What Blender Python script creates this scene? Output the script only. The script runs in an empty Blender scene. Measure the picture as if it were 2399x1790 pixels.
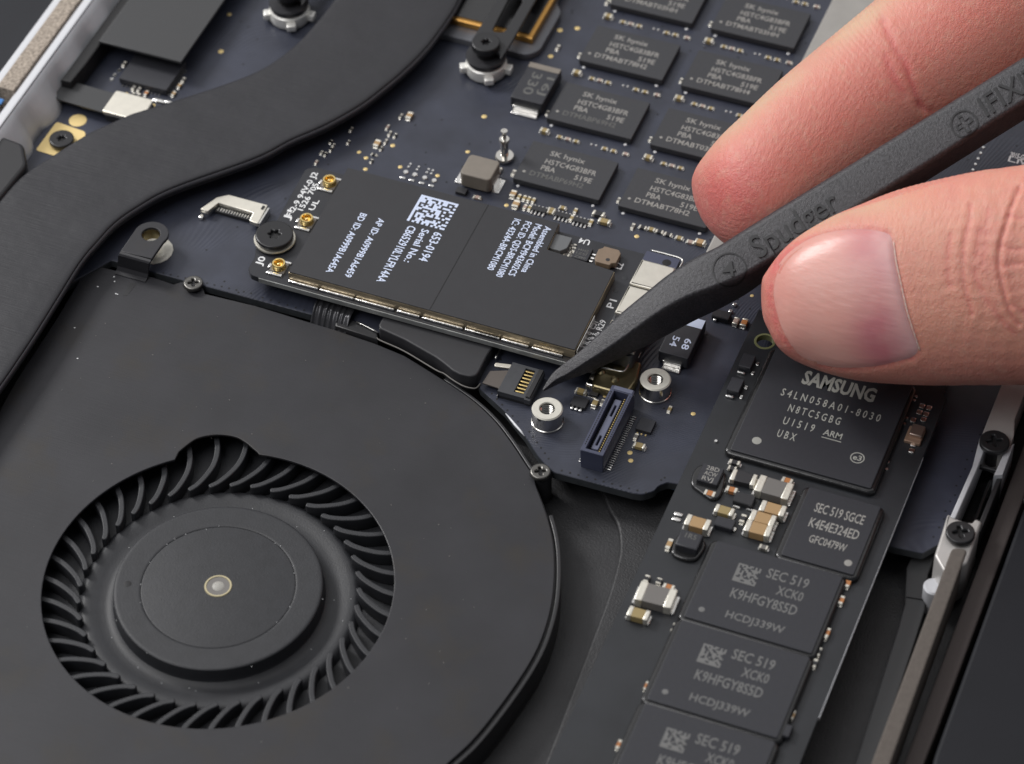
import bpy, bmesh, math, random
import numpy as np
from mathutils import Vector, Matrix
from mathutils.bvhtree import BVHTree
random.seed(7); np.random.seed(7)
S = bpy.context.scene; COL = S.collection

# ---------------------------------------------------------------- camera (1 unit = 1 cm; x, y follow the circuit boards, z up)
FPX, CX, CY = 7358.02, 1199.5, 895.0
EL, YAW, ROL = [math.radians(v) for v in (47.588, -22.241, -1.265)]
def _rot():
    Rz = np.array([[math.cos(YAW), -math.sin(YAW), 0], [math.sin(YAW), math.cos(YAW), 0], [0, 0, 1]])
    ce, se = math.cos(EL), math.sin(EL)
    C = np.array([[1, 0, 0], [0, -se, -ce], [0, ce, -se]])
    cr, sr = math.cos(ROL), math.sin(ROL)
    return np.array([[cr, -sr, 0], [sr, cr, 0], [0, 0, 1]]) @ C @ Rz
CM = _rot(); DIST = 36.8
CAM = -(CM.T @ np.array([0, 0, DIST]))
cam_d = bpy.data.cameras.new('camera'); cam = bpy.data.objects.new('camera', cam_d); COL.objects.link(cam)
R3m = Matrix([list(CM[0]), list(-CM[1]), list(-CM[2])]).transposed()
cam.matrix_world = Matrix.Translation(Vector(CAM)) @ R3m.to_4x4()
cam_d.sensor_fit = 'HORIZONTAL'; cam_d.sensor_width = 36.0; cam_d.lens = 36.0 * FPX / 2399.0
cam_d.clip_start = 1.0; cam_d.clip_end = 500.0
cam_d.dof.use_dof = True; cam_d.dof.focus_distance = 36.7; cam_d.dof.aperture_fstop = 0.34; cam_d.dof.aperture_blades = 0
S.camera = cam

# ---------------------------------------------------------------- light
wd = bpy.data.worlds.new('World'); S.world = wd; wd.use_nodes = True
bgn = wd.node_tree.nodes['Background']; bgn.inputs[0].default_value = (0.90, 0.93, 1.0, 1); bgn.inputs[1].default_value = 0.13
def area(name, loc, size, power, col, target=(0, 0, 0), sy=None):
    l = bpy.data.lights.new(name, 'AREA'); l.shape = 'RECTANGLE'; l.size = size; l.size_y = sy or size; l.energy = power; l.color = col
    o = bpy.data.objects.new(name, l); COL.objects.link(o); o.location = loc
    o.rotation_euler = (Vector(target) - Vector(loc)).to_track_quat('-Z', 'Y').to_euler(); return o
area('overhead_softbox_lamp', (-16, 34, 46), 110, 19800, (1.0, 0.99, 0.99), target=(-8, 14, 0), sy=90)
area('left_softbox_lamp', (-44, 12, 36), 13, 20500, (1.0, 0.985, 0.975))
area('front_softbox_lamp', (-22, -22, 48), 36, 13500, (1.0, 0.985, 0.985))
S.view_settings.view_transform = 'Standard'; S.view_settings.look = 'None'; S.view_settings.exposure = 0.0; S.view_settings.gamma = 1.0

# ---------------------------------------------------------------- photograph measures -> points in the place
VIEW = {'R1': (0, 0, .27125), 'R2': (600, 0, .27125), 'R3': (1200, 0, .27125), 'R4': (1800, 0, .27125), 'R5': (0, 448, .27125), 'R6': (600, 380, .27125), 'R7': (1150, 380, .27125), 'R8': (1800, 448, .27125),
 'B1': (1100, 780, .27125), 'B2': (1650, 820, .27125), 'B3': (1450, 1060, .27125), 'B4': (1350, 1342, .27125), 'B5': (1899, 950, .27234), 'B6': (1799, 1342, .27125), 'F': (0, 950, .50847), 'G': (700, 1100, .41775),
 'Z1': (1100, 0, .14526), 'Z2': (1180, 280, .14526), 'Z3': (1150, 450, .14526), 'Z4': (1450, 480, .14526), 'Z5': (1280, 780, .14526), 'Z6': (1330, 880, .14526), 'Z7': (430, 430, .14526), 'Z8': (700, 660, .14526), 'Z9': (1000, 0, .14526),
 'Y1': (1560, 680, .14526), 'Y2': (2079, 880, .14526), 'Y3': (2200, 230, .12105), 'Y4': (1040, 780, .14526), 'Y6': (900, 340, .14526), 'Y8': (1300, 640, .14526), 'P': (0, 0, 1.0)}
def ray(px, py): return CM.T @ np.array([px - CX, py - CY, FPX])
def at(px, py, z):
    d = ray(px, py); return CAM + d * ((z - CAM[2]) / d[2])
def T(tag, x, y, z=0.0):
    a, b, s = VIEW[tag]; p = at(a + x * s, b + y * s, z); return float(p[0]), float(p[1])
def topx(p):
    q = CM @ (np.array(p, float) - CAM); return CX + FPX * q[0] / q[2], CY + FPX * q[1] / q[2]

# ---------------------------------------------------------------- materials
MATS = {}
def mat(name, col, rough=.5, metal=0.0, spec=.5, coat=0.0, coat_r=.1, bump=0.0, bscale=40.0, var=0.0, vscale=3.0, aniso=0.0, sss=0.0, rvar=0.0, bump2=0.0, b2scale=8.0, streak=0.0, streak_rot=30.0, smear=None):
    m = bpy.data.materials.new(name); m.use_nodes = True; nt = m.node_tree; N = nt.nodes; L = nt.links
    b = N['Principled BSDF']; b.inputs['Base Color'].default_value = (*col, 1); b.inputs['Roughness'].default_value = rough
    b.inputs['Metallic'].default_value = metal; b.inputs['Specular IOR Level'].default_value = spec
    b.inputs['Coat Weight'].default_value = coat; b.inputs['Coat Roughness'].default_value = coat_r
    if sss: b.inputs['Subsurface Weight'].default_value = sss; b.inputs['Subsurface Radius'].default_value = (1, .4, .25); b.inputs['Subsurface Scale'].default_value = .15
    tc = N.new('ShaderNodeTexCoord')
    def noise(sc, det=4, rg=.55):
        n = N.new('ShaderNodeTexNoise'); n.inputs['Scale'].default_value = sc; n.inputs['Detail'].default_value = det; n.inputs['Roughness'].default_value = rg
        L.new(tc.outputs['Object'], n.inputs['Vector']); return n
    if var:
        n = noise(vscale, 5); r = N.new('ShaderNodeMapRange'); L.new(n.outputs['Fac'], r.inputs[0])
        r.inputs[1].default_value = .3; r.inputs[2].default_value = .7; r.inputs[3].default_value = 1 - var; r.inputs[4].default_value = 1 + var
        h = N.new('ShaderNodeVectorMath'); h.operation = 'SCALE'; h.inputs[0].default_value = col; L.new(r.outputs[0], h.inputs['Scale']); L.new(h.outputs[0], b.inputs['Base Color'])
    if rvar:
        n = noise(vscale * .7, 4); r = N.new('ShaderNodeMapRange'); L.new(n.outputs['Fac'], r.inputs[0]); r.inputs[1].default_value = .35; r.inputs[2].default_value = .65
        r.inputs[3].default_value = max(.02, rough - rvar); r.inputs[4].default_value = min(1, rough + rvar); L.new(r.outputs[0], b.inputs['Roughness'])
    prev = None
    for st, sc in ((bump, bscale), (bump2, b2scale)):
        if st:
            n = noise(sc, 3); bp = N.new('ShaderNodeBump'); bp.inputs['Strength'].default_value = 1.0; bp.inputs['Distance'].default_value = st
            L.new(n.outputs['Fac'], bp.inputs['Height'])
            if prev: L.new(prev.outputs[0], bp.inputs['Normal'])
            prev = bp
    if streak:
        mp = N.new('ShaderNodeMapping'); mp.inputs['Rotation'].default_value = (0, 0, math.radians(streak_rot)); mp.inputs['Scale'].default_value = (1.2, 30, 5); L.new(tc.outputs['Object'], mp.inputs[0])
        n = N.new('ShaderNodeTexNoise'); n.inputs['Scale'].default_value = 1.6; n.inputs['Detail'].default_value = 5; L.new(mp.outputs[0], n.inputs['Vector'])
        bp = N.new('ShaderNodeBump'); bp.inputs['Distance'].default_value = streak; L.new(n.outputs['Fac'], bp.inputs['Height'])
        if prev: L.new(prev.outputs[0], bp.inputs['Normal'])
        prev = bp
    if smear:
        n = noise(1.1, 6, .62); r = N.new('ShaderNodeMapRange'); L.new(n.outputs['Fac'], r.inputs[0]); r.inputs[1].default_value = .52; r.inputs[2].default_value = .72; r.inputs[4].default_value = .75
        mx = N.new('ShaderNodeMix'); mx.data_type = 'RGBA'; L.new(r.outputs[0], mx.inputs[0]); mx.inputs[7].default_value = (*smear, 1)
        if b.inputs['Base Color'].links: L.new(b.inputs['Base Color'].links[0].from_socket, mx.inputs[6])
        else: mx.inputs[6].default_value = (*col, 1)
        L.new(mx.outputs[2], b.inputs['Base Color'])
    if prev: L.new(prev.outputs[0], b.inputs['Normal'])
    MATS[name] = m; return m
M = {}
M['board'] = mat('navy_solder_mask', (.034, .038, .056), .40, spec=.5, var=.26, vscale=1.6, rvar=.05, bump=.0005, bscale=60, bump2=.0015, b2scale=2.5)
M['edge'] = mat('board_edge', (.045, .05, .055), .55, var=.2, vscale=10)
M['pcb'] = mat('black_solder_mask', (.020, .021, .026), .42, var=.15, vscale=3, bump=.0006, bscale=60)
M['ssd'] = mat('black_mask_ssd', (.019, .021, .025), .45, var=.22, vscale=1.5, rvar=.08, bump=.0006, bscale=50)
M['epoxy'] = mat('chip_epoxy', (.038, .039, .044), .60, var=.07, vscale=30, bump=.0012, bscale=120)
M['epoxy2'] = mat('chip_epoxy_smooth', (.026, .027, .0335), .50, var=.06, vscale=20, bump=.0008, bscale=120)
M['glue'] = mat('black_underfill', (.014, .014, .015), .24, coat=.3, bump=.004, bscale=9)
M['tape'] = mat('black_film', (.024, .024, .0275), .52, var=.05, vscale=6, bump=.0008, bscale=80)
M['fan'] = mat('fan_cover_metal', (.0235, .0235, .0275), .50, spec=.42, var=.22, vscale=.8, rvar=.07, bump=.0009, bscale=70, streak=.0012, streak_rot=-35, smear=(.030, .025, .019))
M['plastic'] = mat('black_plastic', (.020, .020, .022), .42, bump=.001, bscale=60)
M['rotor'] = mat('fan_rotor_plastic', (.020, .021, .0245), .52, bump=.0025, bscale=55, var=.14, vscale=7)
M['pipe'] = mat('heat_pipe_film', (.0205, .0205, .0245), .47, spec=.46, var=.10, vscale=2, rvar=.06, bump=.0012, bscale=60, bump2=.018, b2scale=1.4, streak=.0035, streak_rot=-32)
M['silver'] = mat('tinned_metal', (.72, .71, .68), .28, metal=1, var=.05, vscale=20, bump=.001, bscale=60)
M['satin'] = mat('satin_steel', (.74, .71, .63), .46, metal=1, var=.04, vscale=12, bump=.0008, bscale=90)
M['nickel'] = mat('nickel_plate', (.66, .64, .60), .16, metal=1)
M['standtop'] = mat('machined_face', (.66, .64, .57), .5, metal=.3, var=.06, vscale=25)
M['dsteel'] = mat('dark_shield_metal', (.46, .38, .26), .30, metal=.8, var=.25, vscale=6)
M['solder'] = mat('solder', (.80, .79, .77), .22, metal=1, bump=.006, bscale=30)
M['gold'] = mat('gold_plate', (.86, .66, .28), .28, metal=1)
M['goldpad'] = mat('gold_pad', (.78, .60, .27), .50, metal=.35)
M['brass'] = mat('brass_shell', (.30, .255, .15), .34, metal=1, bump=.003, bscale=8)
M['plated'] = mat('plated_board_edge', (.36, .37, .36), .35, metal=.5, bump=.003, bscale=12, var=.2, vscale=4)
M['copper'] = mat('copper_edge', (.62, .34, .10), .35, metal=1)
M['tan'] = mat('tan_ceramic', (.42, .27, .13), .4)
M['olive'] = mat('olive_ceramic', (.33, .25, .11), .4)
M['orange'] = mat('orange_ceramic', (.45, .18, .06), .4)
M['gray'] = mat('gray_ceramic', (.17, .16, .15), .5)
M['pinkc'] = mat('pink_ceramic', (.40, .30, .26), .4)
M['dark'] = mat('dark_ceramic', (.025, .025, .028), .4)
M['term'] = mat('tin_terminal', (.80, .77, .68), .38, metal=.75, bump=.003, bscale=40)
M['coil'] = mat('inductor_grey', (.21, .185, .155), .50, var=.05, vscale=10, bump=.0008, bscale=60)
M['coil2'] = mat('inductor_brown', (.22, .16, .11), .5, bump=.001, bscale=50, var=.06, vscale=10)
M['gchip'] = mat('grey_chip_top', (.13, .135, .14), .5, bump=.0008, bscale=90)
M['white'] = mat('white_silkscreen', (.78, .79, .80), .6)
M['blueprint'] = mat('white_label_print', (.66, .74, .93), .6)
M['gprint'] = mat('grey_laser_mark', (.31, .30, .28), .7)
M['gprint2'] = mat('pale_laser_mark', (.34, .34, .31), .7)
M['fprint'] = mat('faint_laser_mark', (.12, .12, .115), .7)
M['screw'] = mat('black_screw', (.030, .030, .032), .33, metal=.35, bump=.0006, bscale=80)
M['gscrew'] = mat('grey_zinc_screw', (.16, .155, .145), .36, metal=.9, bump=.001, bscale=40)
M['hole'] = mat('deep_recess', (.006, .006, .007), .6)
M['blueplastic'] = mat('blue_connector_plastic', (.058, .065, .108), .42, bump=.001, bscale=60)
M['bluemetal'] = mat('connector_shell_blue', (.13, .14, .20), .38, metal=.2)
M['ffc'] = mat('connector_body', (.050, .052, .058), .45, var=.1, vscale=12, bump=.001, bscale=60)
M['flex'] = mat('brown_flex_film', (.10, .085, .075), .35)
M['alu'] = mat('cast_aluminium', (.62, .63, .66), .45, metal=.25, bump=.002, bscale=18, var=.06, vscale=4)
M['rim'] = mat('bright_rim', (.84, .85, .88), .28, metal=.7)
M['mesh'] = mat('sand_coloured_foam', (.34, .29, .24), .85, var=.5, vscale=26, bump=.012, bscale=34)
M['foam'] = mat('grey_brown_foam', (.125, .108, .095), .9, var=.1, vscale=20, bump=.004, bscale=50)
M['brownfoam'] = mat('dark_brown_foam', (.045, .036, .034), .8, bump=.003, bscale=30)
M['case'] = mat('black_case_floor', (.026, .026, .028), .55, bump=.006, bscale=40, var=.2, vscale=2)
M['case2'] = mat('black_speaker_shell', (.028, .028, .030), .5, bump=.008, bscale=42, var=.2, vscale=3)
M['batt'] = mat('battery_film', (.010, .011, .015), .6, spec=.35, var=.1, vscale=1, bump=.001, bscale=30)
M['ribbon'] = mat('grey_ribbon', (.042, .043, .045), .5, bump=.001, bscale=30)
M['palebar'] = mat('pale_bracket_metal', (.56, .54, .52), .42, metal=.35, var=.05, vscale=5, bump=.001, bscale=50)
M['shade'] = mat('grey_shield_can', (.40, .385, .36), .5, metal=.5, var=.05, vscale=5, bump=.001, bscale=50)
M['palegold'] = mat('pale_brass', (.50, .44, .28), .5, metal=.4)
M['gprint3'] = mat('dull_laser_mark', (.165, .165, .162), .7)
M['nut'] = mat('bright_solder_nut', (.82, .81, .77), .34, metal=.35, bump=.006, bscale=12)
M['ivory'] = mat('ivory_hub_centre', (.36, .35, .32), .5)
M['bluewire'] = mat('blue_sticker', (.05, .2, .5), .5)

# fine copper tracks under the solder mask of the main board
def add_traces(m):
    nt = m.node_tree; N = nt.nodes; L = nt.links; b = N['Principled BSDF']
    tc = N.new('ShaderNodeTexCoord'); mp = N.new('ShaderNodeMapping'); mp.inputs['Rotation'].default_value = (0, 0, math.radians(38))
    L.new(tc.outputs['Object'], mp.inputs[0])
    n = N.new('ShaderNodeTexNoise'); n.inputs['Scale'].default_value = .35; n.inputs['Detail'].default_value = 1; L.new(tc.outputs['Object'], n.inputs['Vector'])
    mx = N.new('ShaderNodeVectorMath'); mx.operation = 'MULTIPLY_ADD'; L.new(n.outputs['Color'], mx.inputs[0]); mx.inputs[1].default_value = (3, 3, 0); L.new(mp.outputs[0], mx.inputs[2])
    w = N.new('ShaderNodeTexWave'); w.wave_type = 'BANDS'; w.bands_direction = 'X'; w.inputs['Scale'].default_value = 7.5; w.inputs['Distortion'].default_value = 0; L.new(mx.outputs[0], w.inputs['Vector'])
    n2 = N.new('ShaderNodeTexNoise'); n2.inputs['Scale'].default_value = .8; L.new(tc.outputs['Object'], n2.inputs['Vector'])
    r2 = N.new('ShaderNodeMapRange'); L.new(n2.outputs['Fac'], r2.inputs[0]); r2.inputs[1].default_value = .5; r2.inputs[2].default_value = .62
    mu = N.new('ShaderNodeMath'); mu.operation = 'MULTIPLY'; L.new(w.outputs['Fac'], mu.inputs[0]); L.new(r2.outputs[0], mu.inputs[1])
    bp = N.new('ShaderNodeBump'); bp.inputs['Distance'].default_value = .0022; L.new(mu.outputs[0], bp.inputs['Height'])
    old = b.inputs['Normal'].links[0].from_socket; L.new(old, bp.inputs['Normal']); L.new(bp.outputs[0], b.inputs['Normal'])
add_traces(M['board'])

# ---------------------------------------------------------------- builders
LOC = {}
def link(o, parent=None, loc=(0, 0, 0)):
    COL.objects.link(o); loc = Vector(loc); LOC[o.name] = loc
    if parent is not None:
        o.parent = parent; o.location = loc - LOC[parent.name]
    else: o.location = loc
    return o
def tag(o, label=None, cat=None, group=None, kind=None):
    for k, v in (('label', label), ('category', cat), ('group', group), ('kind', kind)):
        if v: o[k] = v
    return o
def thing(name, loc, label, cat, group=None):
    o = bpy.data.objects.new(name, None); o.empty_display_size = .1; link(o, None, loc); return tag(o, label, cat, group)
def obj(name, me, parent=None, loc=(0, 0, 0), rz=0.0):
    o = bpy.data.objects.new(name, me); link(o, parent, loc)
    if rz: o.rotation_euler = (0, 0, rz)
    return o
def mk(name, vs, fs, mats, smooth=False, mi=None):
    me = bpy.data.meshes.new(name); me.from_pydata([tuple(map(float, v)) for v in vs], [], [tuple(f) for f in fs])
    for m in (mats if isinstance(mats, (list, tuple)) else [mats]): me.materials.append(m)
    if mi is not None: me.polygons.foreach_set('material_index', mi)
    if smooth: me.polygons.foreach_set('use_smooth', [True] * len(me.polygons))
    me.update(); return me
def smooth_angle(me, a=35, flat=False):
    me.polygons.foreach_set('use_smooth', [True] * len(me.polygons))
    bm = bmesh.new(); bm.from_mesh(me)
    for e in bm.edges:
        if len(e.link_faces) == 2:
            n0, n1 = e.link_faces[0].normal, e.link_faces[1].normal
            if e.calc_face_angle(0) > math.radians(a) or (flat and (max(map(abs, n0)) > .9995) != (max(map(abs, n1)) > .9995)): e.smooth = False
    bm.to_mesh(me); bm.free()
_C = {}
def box(w, l, h, m, bev=0.0, seg=1, z0=0.0, taper=0.0):
    key = ('b', round(w, 4), round(l, 4), round(h, 4), m.name, bev, seg, z0, taper)
    if key in _C: return _C[key]
    bm = bmesh.new(); bmesh.ops.create_cube(bm, size=1)
    for v in bm.verts:
        k = 1 - (taper if v.co.z > 0 else 0)
        v.co = Vector((v.co.x * w * k, v.co.y * l * k, (v.co.z + .5) * h + z0))
    if bev: bmesh.ops.bevel(bm, geom=bm.edges[:], offset=bev, segments=seg, affect='EDGES', profile=.5)
    me = bpy.data.meshes.new('box'); bm.to_mesh(me); bm.free(); me.materials.append(m)
    if seg > 1: smooth_angle(me, 35, True)
    _C[key] = me; return me
def lathe(prof, m, n=48, smooth=True, mats=None, mi=None):
    vs = []; fs = []; idx = []
    for (r, z) in prof:
        for k in range(n):
            a = 2 * math.pi * k / n; vs.append((r * math.cos(a), r * math.sin(a), z))
    for i in range(len(prof) - 1):
        for k in range(n):
            fs.append((i * n + k, i * n + (k + 1) % n, (i + 1) * n + (k + 1) % n, (i + 1) * n + k)); idx.append(mi[i] if mi else 0)
    me = mk('lathe', vs, fs, mats or m, mi=idx)
    if smooth: smooth_angle(me, 30)
    return me
def circ(x, y, r, n=24, a0=0.0): return [(x + r * math.cos(a0 + 2 * math.pi * k / n), y + r * math.sin(a0 + 2 * math.pi * k / n)) for k in range(n)]
def prism(outs, z0, z1, m, bev=0.0, seg=2, side=None, smooth=True):
    """closed outlines (the first outside, the rest holes) -> plate between z0 and z1"""
    cu = bpy.data.curves.new('c', 'CURVE'); cu.dimensions = '2D'; cu.fill_mode = 'BOTH'
    for pts in outs:
        sp = cu.splines.new('POLY'); sp.points.add(len(pts) - 1); sp.use_cyclic_u = True
        for i, p in enumerate(pts): sp.points[i].co = (p[0], p[1], 0, 1)
    h = (z1 - z0) / 2; bev = min(bev, h * .98)
    cu.extrude = h - bev; cu.bevel_depth = bev; cu.bevel_resolution = max(0, seg - 1); cu.offset = -bev
    o = bpy.data.objects.new('t', cu); me = bpy.data.meshes.new_from_object(o)
    bpy.data.objects.remove(o); bpy.data.curves.remove(cu)
    me.transform(Matrix.Translation((0, 0, (z0 + z1) / 2))); me.materials.clear(); me.materials.append(m)
    bm = bmesh.new(); bm.from_mesh(me); bmesh.ops.remove_doubles(bm, verts=bm.verts, dist=1e-5)
    if side is not None:
        me.materials.append(side)
        for f in bm.faces: f.material_index = 0 if f.normal.z > .5 else 1
    bm.to_mesh(me); bm.free()
    if smooth: smooth_angle(me, 40, True)
    return me
def rrect(x0, y0, x1, y1, r=.05, n=4):
    o = []
    for cx, cy, a in ((x1 - r, y1 - r, 0), (x0 + r, y1 - r, 90), (x0 + r, y0 + r, 180), (x1 - r, y0 + r, 270)):
        for k in range(n + 1):
            t = math.radians(a + 90 * k / n); o.append((cx + r * math.cos(t), cy + r * math.sin(t)))
    return o
def roundpoly(pts, r, n=4):
    out = []; N = len(pts)
    for i in range(N):
        p = Vector(pts[i]); a = Vector(pts[i - 1]) - p; b = Vector(pts[(i + 1) % N]) - p
        rr = r[i] if isinstance(r, (list, tuple)) else r
        d = min(rr, a.length * .45, b.length * .45)
        if d < 1e-4: out.append(tuple(p)); continue
        A = p + a.normalized() * d; B = p + b.normalized() * d
        for k in range(n + 1):
            t = k / n; q = A * (1 - t) ** 2 + p * 2 * t * (1 - t) + B * t * t; out.append(tuple(q))
    return out
def spline(pts, n=8, closed=False):
    P = [np.array(p, float) for p in pts]; N = len(P); out = []
    for i in range(N if closed else N - 1):
        if closed: p0, p1, p2, p3 = P[i - 1], P[i], P[(i + 1) % N], P[(i + 2) % N]
        else: p0, p1, p2, p3 = P[max(i - 1, 0)], P[i], P[i + 1], P[min(i + 2, N - 1)]
        for k in range(n):
            t = k / n
            out.append(.5 * ((2 * p1) + (p2 - p0) * t + (2 * p0 - 5 * p1 + 4 * p2 - p3) * t * t + (3 * p1 - p0 - 3 * p2 + p3) * t ** 3))
    if not closed: out.append(P[-1])
    return out
def tube(pts, r, m, n=8, cap=True):
    P = [Vector(p) for p in pts]; vs = []; fs = []
    rr = r if isinstance(r, (list, tuple)) else [r] * len(P)
    up = Vector((0, 0, 1))
    for i, p in enumerate(P):
        d = (P[min(i + 1, len(P) - 1)] - P[max(i - 1, 0)]).normalized()
        a = d.cross(up if abs(d.z) < .9 else Vector((1, 0, 0))).normalized(); b = a.cross(d)
        for k in range(n):
            t = 2 * math.pi * k / n; vs.append(p + a * rr[i] * math.cos(t) + b * rr[i] * math.sin(t))
    for i in range(len(P) - 1):
        for k in range(n): fs.append((i * n + k, i * n + (k + 1) % n, (i + 1) * n + (k + 1) % n, (i + 1) * n + k))
    if cap: fs += [tuple(range(n))[::-1], tuple(range((len(P) - 1) * n, len(P) * n))]
    return mk('tube', vs, fs, m, smooth=True)
def merged(parts, mats):
    """parts: (mesh, matrix, material index) -> one mesh"""
    vs = []; fs = []; mi = []
    for me, mtx, k in parts:
        b = len(vs); vs += [mtx @ v.co for v in me.vertices]
        for p in me.polygons: fs.append([b + i for i in p.vertices]); mi.append(k)
    return mk('merged', vs, fs, mats, mi=mi)
TR = lambda x, y, z=0: Matrix.Translation((x, y, z))

# writing: strings set between measured baseline ends
_dg = None
def glyphs(s, extrude=0.0, offset=0.0):
    cu = bpy.data.curves.new('t', 'FONT'); cu.body = s; cu.size = 1; cu.extrude = extrude; cu.offset = offset; cu.resolution_u = 2 if extrude == 0 else 4
    o = bpy.data.objects.new('t', cu); me = bpy.data.meshes.new_from_object(o)
    bpy.data.objects.remove(o); bpy.data.curves.remove(cu)
    v = np.array([x.co[:] for x in me.vertices]); f = [list(p.vertices) for p in me.polygons]; bpy.data.meshes.remove(me); return v, f
def strings(lines, m, name='lettering', weight=.012):
    """lines: (text, x0, y0, x1, y1, capheight, z): baseline from (x0,y0) to (x1,y1)"""
    vs = []; fs = []
    for (s, x0, y0, x1, y1, h, z) in lines:
        v, f = glyphs(s, offset=weight)
        if not len(v): continue
        lo, hi = v[:, 0].min(), v[:, 0].max(); L = math.hypot(x1 - x0, y1 - y0); ux, uy = (x1 - x0) / L, (y1 - y0) / L
        X = (v[:, 0] - lo) / (hi - lo) * L; Y = v[:, 1] / .70 * h; b = len(vs)
        for i in range(len(v)): vs.append((x0 + ux * X[i] - uy * Y[i], y0 + uy * X[i] + ux * Y[i], z))
        fs += [[b + i for i in q] for q in f]
    return mk(name, vs, fs, m)
def tline(s, tg, x0, y0, x1, y1, h, z, snap=True):
    a = T(tg, x0, y0, z); b = T(tg, x1, y1, z)
    if snap:
        if abs(a[0] - b[0]) > abs(a[1] - b[1]): y = (a[1] + b[1]) / 2; a = (a[0], y); b = (b[0], y)
        else: x = (a[0] + b[0]) / 2; a = (x, a[1]); b = (x, b[1])
    return (s, a[0], a[1], b[0], b[1], h, z)

# small surface-mount pieces; L along x before turning
def smd_small(L, Wd, H, body):
    key = ('s', L, Wd, H, body.name)
    if key not in _C:
        t = L * .28
        _C[key] = merged([(box(L - 2 * t + .002, Wd * .94, H * .92, body), TR(0, 0), 0), (box(t, Wd, H, M['term'], .006), TR(-L / 2 + t / 2, 0), 1), (box(t, Wd, H, M['term'], .006), TR(L / 2 - t / 2, 0), 1),
            (box(t * .7, Wd * .85, H * .22, M['solder'], .003), TR(-L / 2 - t * .1, 0), 2), (box(t * .7, Wd * .85, H * .22, M['solder'], .003), TR(L / 2 + t * .1, 0), 2)], [body, M['term'], M['solder']])
    return _C[key]
def small(parent, xy, ax, L, Wd, H, body, z=0.0, name='capacitor'):
    return obj(name, smd_small(L, Wd, H, M[body]), parent, (xy[0], xy[1], z), math.pi / 2 if ax == 'y' else random.uniform(-.03, .03))
def big(parent, xy, ax, L, Wd, H, body, z=0.0, name='capacitor', t=None):
    t = t or L * .22; rz = math.pi / 2 if ax == 'y' else random.uniform(-.03, .03)
    o = obj(name, box(L - 2 * t + .004, Wd * .95, H * .94, M[body], .008, 2), parent, (xy[0], xy[1], z + .004), rz)
    for s in (-1, 1):
        c = obj('terminal', box(t, Wd, H, M['term'], .012, 2), None, (0, 0, 0)); c.parent = o; c.location = (s * (L / 2 - t / 2), 0, -.002)
    so = merged([(box(t * .7, Wd * .92, H * .25, M['solder'], .008), TR(s * (L / 2 + t * .04), 0, -.002), 0) for s in (-1, 1)], [M['solder']])
    c = obj('solder', so, None); c.parent = o; c.location = (0, 0, 0)
    return o
def dot(parent, name, xy, r, z, m, h=.004, n=20): return obj(name, prism([circ(0, 0, r, n)], 0, h, M[m]), parent, (xy[0], xy[1], z))
_dotc = {}
def dotc(parent, name, xy, r, z, m, h=.005, sx=1.0):
    k = (r, m, h)
    if k not in _dotc: _dotc[k] = lathe([(0.0001, h), (r * .8, h), (r, h * .4), (r, 0)], M[m], 16)
    o = obj(name, _dotc[k], parent, (xy[0], xy[1], z)); o.scale = (sx, 1, 1); return o

# ================================================================ setting: floor of the opened laptop
fl = obj('floor', prism([[(-12, -10), (14, -10), (14, 14), (-12, 14)]], -.62, -.55, M['case'])); tag(fl, kind='structure')

# ================================================================ main circuit board
LB = thing('logic_board', (0, 0, -.12), 'large dark navy circuit board covered with memory chips, lying beneath everything else', 'circuit board')
left = [T('R1', 120, 1640), T('R1', 310, 1310), T('R1', 480, 1000), T('R1', 650, 700), T('R1', 830, 390)]
bo = [(-7.15, -.9), (-7.15, .6), (-7.12, 9.5), (9.5, 9.5), (9.5, 2.6), (5.47, 2.4), (5.47, .3), (5.38, -.20), (5.36, -.6), (5.22, -.80), (4.9, -.83), (2.34, -.80), (2.22, -.82), (2.14, -.90), (2.12, -.99), (2.02, -1.09), (1.9, -1.11), (.95, -1.13), (.84, -1.07), T('B1', 590, 1060), T('B1', 480, 890), T('B1', 310, 680), T('B1', 90, 480), (-.55, .1), (-.75, .2), (-4.4, .16), (-5.3, .16), (-5.9, -.9)]
rad = [.02] * len(bo); rad[13] = .08; rad[15] = .14
obj('board_plate', prism([roundpoly(bo, rad)], -.12, 0, M['board'], .008, 1, side=M['edge']), LB, (0, 0, 0))
# via holes along the board's lower edge
vz = []
def vias(a, b, n, j=.0):
    for k in range(n):
        t = (k + .5) / n; vz.append((a[0] + (b[0] - a[0]) * t + random.uniform(-j, j), a[1] + (b[1] - a[1]) * t + random.uniform(-j, j)))
vias(T('R5', 1380, 700), T('R5', 2200, 890), 13); vias(T('R6', 20, 1160), T('R6', 450, 1290), 6)
vias(T('B1', 170, 500), T('B1', 440, 790), 6); vias(T('B1', 500, 830), T('B1', 700, 1110), 6); vias(T('B1', 760, 1180), T('B1', 1560, 1390), 11); vias(T('B1', 1640, 1280), T('B1', 1700, 1240), 2)
vias((5.28, -.6), (5.36, 1.6), 16, .02)
for _ in range(260): vz.append((random.uniform(-6.5, 5), random.uniform(.1, 7)))
vm = merged([(box(.022, .022, .001, M['hole']), TR(x, y, .0015) @ Matrix.Rotation(random.random(), 4, 'Z'), 0) for x, y in vz], [M['hole']])
tag(obj('via_holes', vm, LB, (0, 0, 0)), kind='stuff')

obj('scraped_edge', tube([(x, y, -.012) for x, y in (T('B1', 312, 690), T('B1', 350, 735), T('B1', 395, 790), T('B1', 440, 840), T('B1', 475, 885))], [.006, .014, .018, .015, .006], M['alu'], 6), LB, (0, 0, 0))
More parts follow.
